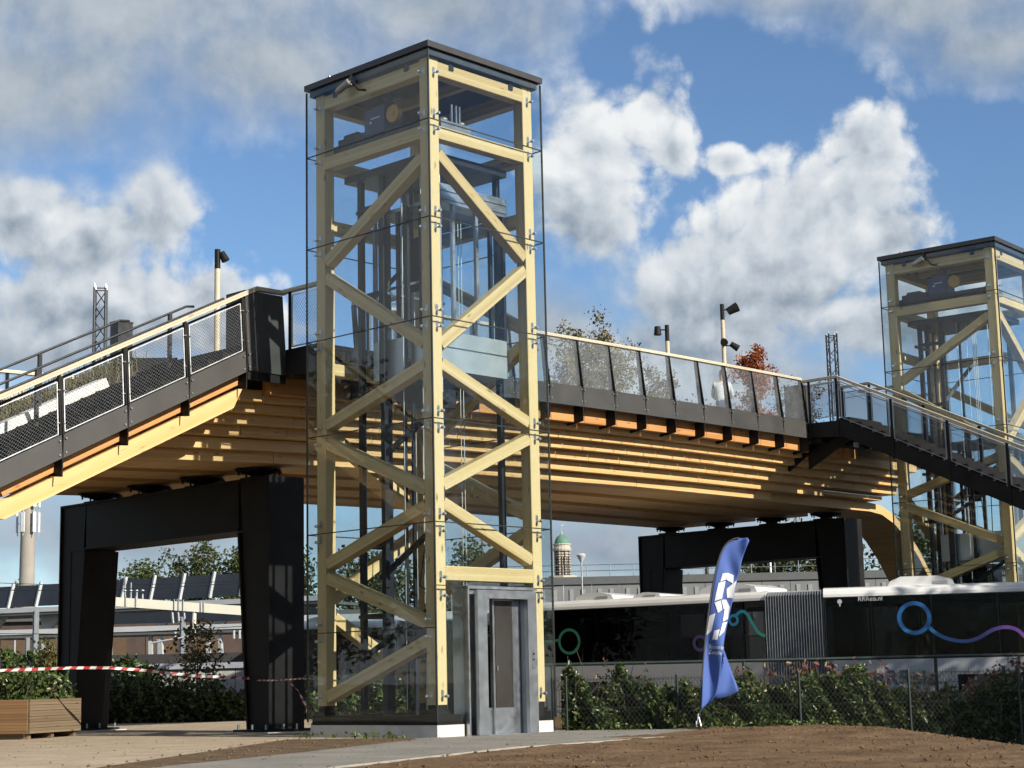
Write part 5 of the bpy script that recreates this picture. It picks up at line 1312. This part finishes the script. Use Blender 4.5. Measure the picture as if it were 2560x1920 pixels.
lm_ = text_mesh('5 Centraal', .085); lm_.transform(Matrix.Translation((4.57, -.02, 2.23)) @ Matrix.Rotation(math.pi/2, 4, 'X')); obj('display_text', lm_, emis('orange display', (1.0, .16, .02), .7), led)
def btext(body, x, z, size, mat, M_, bold=.0):
    me = text_mesh(body, size, bold); me.transform(Matrix.Translation((x, -.02, z)) @ Matrix.Rotation(math.pi/2, 4, 'X')); o = obj('lettering', me, mat, b1); o.matrix_basis = M_; return o
btext('RRReis.nl', .72, 2.76-.06, .135, WTX, Mf, .001)
for ch, x, mt_ in (('R', .95, pm('purple letter', (.03, .018, .07), .5)), ('R', 1.22, pm('blue letter', (.02, .06, .20), .5)), ('R', 1.49, pm('teal letter', (.03, .10, .12), .5)), ('eis', 1.76, pm('green letter', (.04, .16, .10), .5))): btext(ch, x, .94, .42, mt_, Mf, .012)
for ch, x, mt_ in (('R', 2.2, _mats['blue letter']), ('R', 2.45, _mats['teal letter']), ('eis', 2.72, _mats['green letter'])): btext(ch, x, .98, .40, mt_, Mr, .012)
em = dec('roof_emblem', MB().cyl((.34, -.001, 2.70), (.34, -.014, 2.70), .05, .05, 12).box(.325, .355, -.014, -.001, 2.60, 2.66), WTX, Mf)
b2, Mf2, Mr2 = bus('second bus seen through the glass of the near tower', (-2.3, 50.2), -2.0, (-3.4, 50.3), -6.0, 6.4, 3.7, -.40)
for (r_, m_) in ((ring(.9, 2.15, .30, .08), pm('green print', (.04, .33, .20), .3)),): o = obj('ring_print', r_, m_, b2); o.matrix_basis = Mf2
o = obj('wave_print', ribbon([(1.15, 2.3), (1.5, 2.5), (1.8, 2.4), (1.95, 2.0), (2.1, 1.7), (2.5, 1.75), (3.0, 2.0)], .08), _mats['green print'], b2); o.matrix_basis = Mf2

# ------------------------------------------------------------------ background on the right
def bthing(name, label, cat, x, y, z=-.5, ang=0.0, group=None): return thing(name, label, cat, A(x, y, z), ROT+math.radians(ang), group)
# noise wall on the viaduct edge, with railing
nw = bthing('noise_wall', 'long grey panelled viaduct wall with a thin railing behind the bus', 'wall', 8.0, 75.0, -.5, -1.0)
NWM = pm('grey wall panel', (.20, .205, .21), .8, 0, .1, 1.2, .1, 12); NWD = pm('dark wall coping', (.10, .105, .11), .7)
for k in range(-9, 12):
    obj('wall_panel', MB().box(k*1.2+.01, k*1.2+1.19, 0, .25, 3.0, 5.30), NWM, nw)
    obj('panel_rib', MB().box(k*1.2+.25, k*1.2+.42, -.04, 0, 3.7, 5.1).box(k*1.2+.75, k*1.2+.92, -.04, 0, 3.7, 5.1), pm('light wall rib', (.30, .31, .32), .8), nw)
obj('coping', MB().box(-11, 14.5, -.08, .33, 5.30, 5.62), NWD, nw)
obj('lower_wall', MB().box(-11, 14.5, .05, .25, 0, 3.0), NWD, nw)
rl = MB()
for k in range(-9, 15): rl.cyl((k*1.0, .15, 5.6), (k*1.0, .15, 6.15), .02, .02, 6)
for z in (5.88, 6.13): rl.cyl((-9, .15, z), (14.4, .15, z), .018, .018, 6)
obj('railing', rl, STEELD, nw)
# church tower with green dome
ch = bthing('church_tower', 'distant striped brick church tower with green dome and finial', 'church tower', 15.8, 600, 0)
STR = None
def striped():
    m, nt, p = new_mat('striped brick'); L = nt.links; tc = nd(nt, 'ShaderNodeTexCoord'); sp = nd(nt, 'ShaderNodeSeparateXYZ'); L.new(tc.outputs['Object'], sp.inputs[0])
    a = nd(nt, 'ShaderNodeMath', operation='MULTIPLY'); L.new(sp.outputs[2], a.inputs[0]); a.inputs[1].default_value = 1.15
    f = nd(nt, 'ShaderNodeMath', operation='FRACT'); L.new(a.outputs[0], f.inputs[0]); g = nd(nt, 'ShaderNodeMath', operation='GREATER_THAN'); L.new(f.outputs[0], g.inputs[0]); g.inputs[1].default_value = .5
    mx = nd(nt, 'ShaderNodeMix', data_type='RGBA'); L.new(g.outputs[0], mx.inputs[0]); mx.inputs[6].default_value = (.09, .07, .055, 1); mx.inputs[7].default_value = (.38, .34, .27, 1); L.new(mx.outputs[2], p.inputs['Base Color']); p.inputs['Roughness'].default_value = .9; return m
STR = striped(); PST = pm('pale stone', (.55, .51, .43), .9, 0, .1, .5); COP = pm('green copper', (.10, .24, .17), .7, 0, .2, .6)
obj('shaft', MB().lathe([(4.6, 0), (4.6, 33.5)], 8), PST, ch)
obj('belfry', MB().lathe([(2.55, 33.5), (2.55, 44.0)], 8), STR, ch)
for a in range(8):
    t_ = a*math.pi/4+math.pi/8; c_, s_ = math.cos(t_), math.sin(t_)
    obj('pier', MB().cyl((2.65*c_, 2.65*s_, 33.5), (2.65*c_, 2.65*s_, 44.0), .32, .32, 8), STR, ch)
    ap = MB().box(-.45, .45, -.1, .1, 35.3, 41.5).cyl((0, -.1, 41.5), (0, .1, 41.5), .45, .45, 16); o = obj('arched_opening', ap, pm('dark opening', (.02, .02, .022), .9), ch); a2 = a*math.pi/4; o.location = (2.40*math.cos(a2), 2.40*math.sin(a2), 0); o.rotation_euler = (0, 0, a2+math.pi/2)
obj('cornice', MB().lathe([(3.0, 44.0), (3.2, 44.5), (3.2, 45.0), (2.8, 45.1), (2.8, 46.0), (3.1, 46.1), (3.1, 46.5)], 16), PST, ch)
obj('gallery', MB().lathe([(4.5, 33.5), (4.8, 33.8), (4.8, 35.6), (4.6, 35.6), (4.6, 33.8)], 8), PST, ch)
obj('dome', MB().lathe([(2.55, 46.5), (2.5, 47.2), (2.2, 48.1), (1.6, 48.9), (.8, 49.5), (.35, 49.7)], 20), COP, ch, True)
obj('finial', MB().lathe([(.3, 49.7), (.3, 50.4), (.1, 50.6), (.08, 52.6)], 8).box(-.1, .9, -.05, .05, 52.6, 53.1), PST, ch)
# street lamps and posts
def slamp(label, x, y, h, r):
    t = bthing('street_lamp', label, 'street lamp', x, y, -.5); obj('pole', MB().cyl((0, 0, 0), (0, 0, h-.25), .05, .035, 8), STEELD, t)
    obj('lamp_head', MB().lathe([(.04, h-.30), (r*.9, h-.06), (r, h), (r*.6, h+.05)], 14), pm('lamp opal', (.6, .6, .58), .4), t); return t
slamp('thin street lamp with cup head beside the distant church tower', 2.6, 70, 6.2, .19)
dp = bthing('dark_pole', 'thin dark pole seen through the far portal above the bus', 'pole', 8.15, 75.5, -.5); obj('pole_shaft', MB().cyl((0, 0, 0), (0, 0, 7.3), .09, .08, 8), RAILDK, dp); obj('pole_cap', MB().cyl((0, 0, 7.3), (0, 0, 7.36), .1, .1, 8), RAILDK, dp)
wp = bthing('white_pole', 'thin white pole in front of the trees behind the far portal', 'pole', 10.95, 76, -.5); obj('pole_shaft', MB().cyl((0, 0, 0), (0, 0, 6.9), .05, .04, 8), GALV, wp); obj('pole_cap', MB().cyl((0, 0, 6.9), (0, 0, 6.95), .06, .06, 8), GALV, wp)
def btree(label, x, y, h, sp, seed, n=7000, ls=.15, lm=LF_TREE):
    tree('background_tree', label, A(x, y, -.5), h, sp, h*.03, lm, n, ls, seed, .17, 14, 9, .15, .5, 'tree', 'trees far behind the bridge')
btree('broad green tree behind the wall, seen through the far portal beside the flag', 17.2, 122, 9.4, 3.4, 101)
btree('dense green tree behind the wall at the right column of the far portal', 21.2, 120, 10.0, 3.6, 102)
btree('dark green tree hidden mostly behind the far tower base', 26, 118, 10.5, 4.0, 103)
btree('small lone tree on the skyline left of the dark pole', 11.9, 124, 8.6, .95, 104, 2600, .11)
# background on the left: platform canopy, gantry, mast, trees
WST = pm('white painted steel', (.50, .52, .54), .5, 0, .06, 1.5); PAN = pm('dark glass panel', (.020, .024, .034), .28, 0, .3, .8); GST = pm('grey post steel', (.38, .41, .44), .5, .3)
can = bthing('platform_canopy', 'railway platform canopy with dark panels and white posts seen under the bridge', 'canopy', -26.0, 92, -.5, -21.0)
# canopy runs to the right and towards the viewer in local x
for k in range(11):
    x = k*1.72-2.2; z0 = 5.64+.015*k
    obj('canopy_panel', MB().add([(x+.09, 0, z0), (x+1.62, 0, z0), (x+1.72, .25, z0+1.12), (x+.19, .25, z0+1.12), (x+.09, .05, z0), (x+1.62, .05, z0), (x+1.72, .30, z0+1.12), (x+.19, .30, z0+1.12)], [(0,1,2,3),(7,6,5,4),(0,4,5,1),(1,5,6,2),(2,6,7,3),(3,7,4,0)]), PAN, can)
    obj('mullion', MB().bar((x, -.06, z0-.05), (x+.12, .2, z0+1.25), .13, .13), WST, can)
    if k % 2 == 0:
        obj('canopy_post', MB().bar((x+.3, 1.0, 0), (x-.15, 1.0, 5.4), .18, .18), WST, can)
        obj('canopy_arm', MB().add([(x-.5, .9, 5.35), (x+1.0, .9, 5.35), (x+.2, .9, 4.4), (x-.2, .9, 4.4), (x-.5, 1.1, 5.35), (x+1.0, 1.1, 5.35), (x+.2, 1.1, 4.4), (x-.2, 1.1, 4.4)], [(0,3,2,1),(4,5,6,7),(0,1,5,4),(1,2,6,5),(2,3,7,6),(3,0,4,7)]), WST, can)
obj('canopy_edge', MB().box(-4.5, 18, -.15, .3, 5.36, 5.60), WST, can); obj('canopy_roof', MB().box(-4.5, 18, -.10, 3.5, 5.22, 5.36), NWD, can)
low = bthing('lower_canopy', 'lower platform canopy with white edge below the main canopy at left', 'canopy', -21.5, 77, -.5, -9.0)
obj('canopy_edge', MB().box(-2, 14, 0, .3, 3.76, 3.98), WST, low); obj('canopy_roof', MB().box(-2, 14, .05, 3, 3.62, 3.76), NWD, low)
obj('canopy_panel', MB().box(4, 14, .1, .15, 4.1, 4.55), PAN, low)
for x in (.9, 3.3, 5.8, 8.4, 11.0): obj('canopy_post', MB().bar((x, .4, 0), (x-.1, .4, 3.65), .16, .16), WST, low)
for x in (2.0, 7.0, 9.6): [obj('insulator', MB().cyl((q_, -.1, 3.7), (q_, -.1, 3.35), .05, .05, 8), WST, low) for q_ in (x, x+.25)]
gan = bthing('catenary_gantry', 'cream railway catenary gantry beam with hanging tube seen under the bridge', 'gantry', -13.6, 60, -.5, 0)
CRM = pm('cream painted beam', (.80, .78, .66), .5, 0, .05, 2)
obj('gantry_beam', MB().add([(-1.5, 0, 4.25), (6.0, 0, 3.56), (6.0, .35, 3.56), (-1.5, .35, 4.25), (-1.5, 0, 4.55), (6.0, 0, 3.87), (6.0, .35, 3.87), (-1.5, .35, 4.55)], [(3,2,1,0),(4,5,6,7),(0,1,5,4),(1,2,6,5),(2,3,7,6),(3,0,4,7)]), CRM, gan)
obj('gantry_leg', MB().box(6.0, 6.35, 0, .35, 0, 3.95), CRM, gan)
obj('hanging_tube', MB().cyl((2.68, .1, 4.15), (2.62, .1, 2.88), .07, .075, 10), CRM, gan)
for x in (.0, .35, .7, 2.0, 2.15, 2.3, 2.9, 3.0): obj('clamp_band', MB().cyl((x, -.02, 4.44-.093*x-.33), (x, -.02, 4.44-.093*x+.05), .02, .02, 6), STEELD, gan)
for x in (.3, .5, .7, .9): obj('insulator', MB().cyl((x, .1, 4.35), (x, .1, 4.75+.25*math.sin(x*5)), .04, .03, 8).sphere((x, .1, 4.62), .07, .07, .05, 8, 6), STEELD, gan)
for x in (1.9, 2.1, 2.3): obj('insulator', MB().cyl((x, .1, 4.0), (x+.05, .1, 3.5), .045, .045, 8), STEELD, gan)
arm = MB().cyl((1.2, .1, 2.85), (2.5, .1, 3.05), .03, .03, 8).cyl((2.5, .1, 3.05), (2.65, .1, 3.0), .03, .03, 8); obj('steady_arm', arm, GALV, gan)
for i, (x, y, h, lab) in enumerate(((-19.0, 70, 4.5, 'grey steel post left of the left portal column'), (-13.2, 70, 4.1, 'grey steel post in the middle of the left portal opening'), (-14.55, 72, 3.3, 'slim grey steel post left of the hanging tube'), (-9.9, 66, 3.5, 'slim grey steel post beside the right column of the left portal'), (-18.2, 66, 3.3, 'thin grey post close beside the leftmost steel post'))):
    p_ = bthing('steel_post', lab, 'post', x, y, -.5, 0, 'steel posts of the railway yard'); w_ = .12 if i in (0, 1) else .08
    obj('post_shaft', MB().box(-w_, w_, -.02, .02, 0, h).box(-.03, .03, -w_, w_, 0, h-.01), GST, p_); obj('post_foot', MB().box(-w_*1.8, w_*1.8, -.25, .25, 0, .15), CONC, p_)
sb = bthing('station_building', 'dark brick station building behind the platform canopies at left', 'building', -24, 110, -.5)
obj('brick_wall', MB().box(-16, 14, 0, 8, 0, 5.6), pm('dark brick', (.085, .055, .045), .9, 0, .25, 1.5, .3, 20), sb); obj('roof_slab', MB().box(-16.3, 14.3, -.3, 8.3, 5.6, 5.9), NWD, sb)
for k in range(9): obj('window', MB().box(-14+k*3.0, -12.2+k*3.0, -.05, -.005, 2.6, 4.6), pm('warm window', (.13, .085, .05), .4), sb)
for k in range(9): obj('window_frame', MB().box(-13.15+k*3.0, -13.05+k*3.0, -.08, -.052, 2.6, 4.6), WST, sb)
dk = bthing('track_screen', 'dark low screen along the tracks behind the left portal', 'screen', -18, 64, -.5)
for k in range(8): obj('screen_panel', MB().box(-6+k*2.4, -3.62+k*2.4, 0, .1, 0, 2.55), pm('very dark screen', (.03, .028, .03), .7), dk)
lw = bthing('low_wall', 'low pale wall with a lilac grey coping beyond the dark hedge', 'wall', -12.5, 55, -.5, -2)
for k in range(6): obj('wall_block', MB().box(-5+k*2.2, -2.82+k*2.2, 0, .3, 0, 1.9), CONC, lw); 
obj('coping', MB().box(-5, 8.2, -.1, .4, 1.9, 2.08), pm('lilac coping', (.45, .45, .50), .5), lw)
hedge('ivy_border', 'bright green ivy border on the low wall at the far left', (-12.5, 53.6), [(-18, 1.95), (-16, 2.05), (-14, 1.95), (-12.6, 1.75), (-11.4, 1.75), (-10.8, 1.3)], .9, lambda x: .3, 3600, LF_IVY, .085, 51)
def bush(label, x, y, h, sp, seed, lm=LF_YEL, n=900): tree('yard_bush', label, A(x, y, .2), h, sp, .03, lm, n, .06, seed, .2, 10, 6, .05, .7, 'shrub', 'thin bushes along the railway yard')
bush('yellowish bush left of the slim post in the portal opening', -13.2, 50, 1.9, .75, 61); bush('tall yellowish bush beside the right portal column', -9.0, 50, 2.3, .9, 62); bush('pale green bush at the far left beside the leftmost post', -16.6, 50, 2.4, .5, 63, LF_IVY, 600); bush('arching pale green bush at the left picture edge', -19.0, 50, 2.5, .7, 64, LF_IVY, 700)
mast = bthing('telecom_mast', 'tall concrete telecom mast with white antennas rising behind the left stair', 'mast', -38.8, 140, -.5)
obj('shaft', MB().lathe([(.75, 0), (.60, 9.5), (.52, 18.5)], 20), pm('mast concrete', (.36, .33, .29), .9, 0, .12, .8), mast, True)
for k in range(6):
    a = k*math.pi/3+.3; c_, s_ = math.cos(a), math.sin(a)
    for z0, z1 in ((13.8, 15.4), (15.8, 17.4)):
        an = obj('antenna', MB().box(-.14, .14, -.08, .08, z0, z1), pm('antenna white', (.7, .71, .72), .5), mast); an.location = (.85*c_, .85*s_, 0); an.rotation_euler = (0, 0, a+math.pi/2)
    obj('antenna_bracket', MB().cyl((.5*c_, .5*s_, 14.5), (.85*c_, .85*s_, 14.5), .04, .04, 6).cyl((.8*c_, .8*s_, 13.5), (.8*c_, .8*s_, 17.6), .04, .04, 6), GST, mast)
for i, (x, y, h, sp, lab) in enumerate(((-32.0, 150, 11.6, 3.0, 'green tree on the left of the row behind the canopy'), (-28.5, 152, 13.2, 3.3, 'tall green tree in the row behind the canopy'), (-24.5, 150, 13.0, 3.3, 'round green tree near the right of the row behind the canopy'), (-20.8, 151, 12.8, 3.2, 'green tree behind the right portal column at left'), (-42.8, 150, 10.2, 1.6, 'small tree beside the telecom mast'), (-16.5, 130, 10.5, 3.0, 'green tree seen through the left glass of the near tower'), (-10.0, 120, 9.5, 3.2, 'green tree seen through the middle of the near tower'), (-4.0, 118, 9.0, 3.0, 'green tree seen through the door side of the near tower'))):
    btree(lab, x, y, h, sp, 200+i, 7000 if sp > 2 else 2500)
wb = bthing('white_shed', 'pale service building seen through the lower glass of the near tower', 'building', -4.9, 62, -.5, -6)
obj('shed_wall', MB().box(-3, 6, 0, 4, 0, 3.3), pm('brown shed wall', (.12, .075, .055), .85, 0, .15, 2), wb); obj('roof_edge', MB().box(-3.3, 6.3, -.3, 4.3, 3.3, 3.75), WST, wb)
for k in range(4): obj('window', MB().box(-2.5+k*2.1, -1.1+k*2.1, -.03, -.002, 1.4, 2.7), PAN, wb)

tree('offscreen_tree', 'leafy tree mirrored in the door side glass of the near tower', (14.0, -11.5, 0), 8.0, 2.6, .22, LF_TREE, 7000, .10, 301, .13, 14, 9, .2, .5)

for i, (x, y, h, sp, lab) in enumerate(((20.5, -12.0, 7.5, 2.6, 'leafy tree farther along the road, mirrored in the far tower glass'), (9.0, -15.5, 7.0, 2.3, 'smaller leafy tree mirrored low in the near tower glass'), (-12.5, 17.0, 8.5, 2.8, 'added tree left of the stair, darkening the left glass of the near tower'), (-17.5, 24.0, 9.5, 3.2, 'added tall tree beyond the stair foot, darkening the left tower glass'), (-9.5, 22.5, 8.0, 2.6, 'added tree behind the planter side, darkening the left tower glass'), (-24.0, 33.0, 10.0, 3.4, 'added large tree far left of the stair, darkening the left tower glass'))):  # trees on the left side are added out of view to darken glass reflections
    tree('offscreen_tree', lab, (x, y, 0), h, sp, .2, LF_TREE, 6000, .11, 310+i, .15, 14, 9, .12, .5, 'tree', 'trees outside the picture mirrored in the glass')

# fallen leaves and small weeds on the paved ground
rng = np.random.default_rng(123); c = []
for _ in range(260):
    x = -8+11*rng.random(); y = 16.5+12.5*rng.random()**.8
    if x > -1.6+(y-18.2)*.55 and y < 25.4: continue
    if A(x, y).x > -.1 and A(x, y).y > -.1: continue
    p = A(x, y, .022); c.append((p.x, p.y, p.z))
v, q = leaves(np.array(c), .015, rng, 3.0)
tag(obj('fallen_leaves', np_mesh('fallen_leaves', v, q, [LF_GRASS]), None), 'small brown leaves lying on the path and gravel', 'leaves', None, 'stuff')
wp_ = []
for _ in range(150):
    if rng.random() < .25: b = A(-3.4+2.2*rng.random(), 26.9+1.6*rng.random()+.0, .01)
    else:
        x = .8+8*rng.random(); b = A(x, 29.1+.15*rng.random(), gh(x, 29.1))
    if -.05 < b.x < 2.7 and -.05 < b.y < 3.05: continue
    for k in range(5): wp_.append((b.x+rng.normal()*.04, b.y+rng.normal()*.04, b.z+.09*rng.random()))
v, q = leaves(np.array(wp_), .03, rng, .0)
tag(obj('weeds', np_mesh('weeds', v, q, [LF_IVY]), None), 'small green weeds along the plinth and the foot of the hedge', 'weeds', None, 'stuff')
# overhead wires of the railway yard
for i, (y, z0, z1) in enumerate(((58, 4.6, 4.1), (61, 3.2, 2.9), (66, 5.2, 4.7))):
    a, b = A(-24, y, z0), A(-6.5, y-3, z1); o = obj('overhead_wire', MB().tube([tuple(a.lerp(b, t)-Vector((0, 0, .35*math.sin(math.pi*t)))-a) for t in np.linspace(0, 1, 9)], .012, 5), RAILDK, loc=a)
    tag(o, ['thin overhead wire just above the cream gantry beam', 'low thin overhead wire below the gantry beam', 'highest thin overhead wire behind the gantry'][i], 'wire', 'overhead wires of the railway yard')

# remove anything the list of children left without data
for o in list(bpy.data.objects):
    if o.type == 'EMPTY' and not o.children and o.parent is None: bpy.data.objects.remove(o)
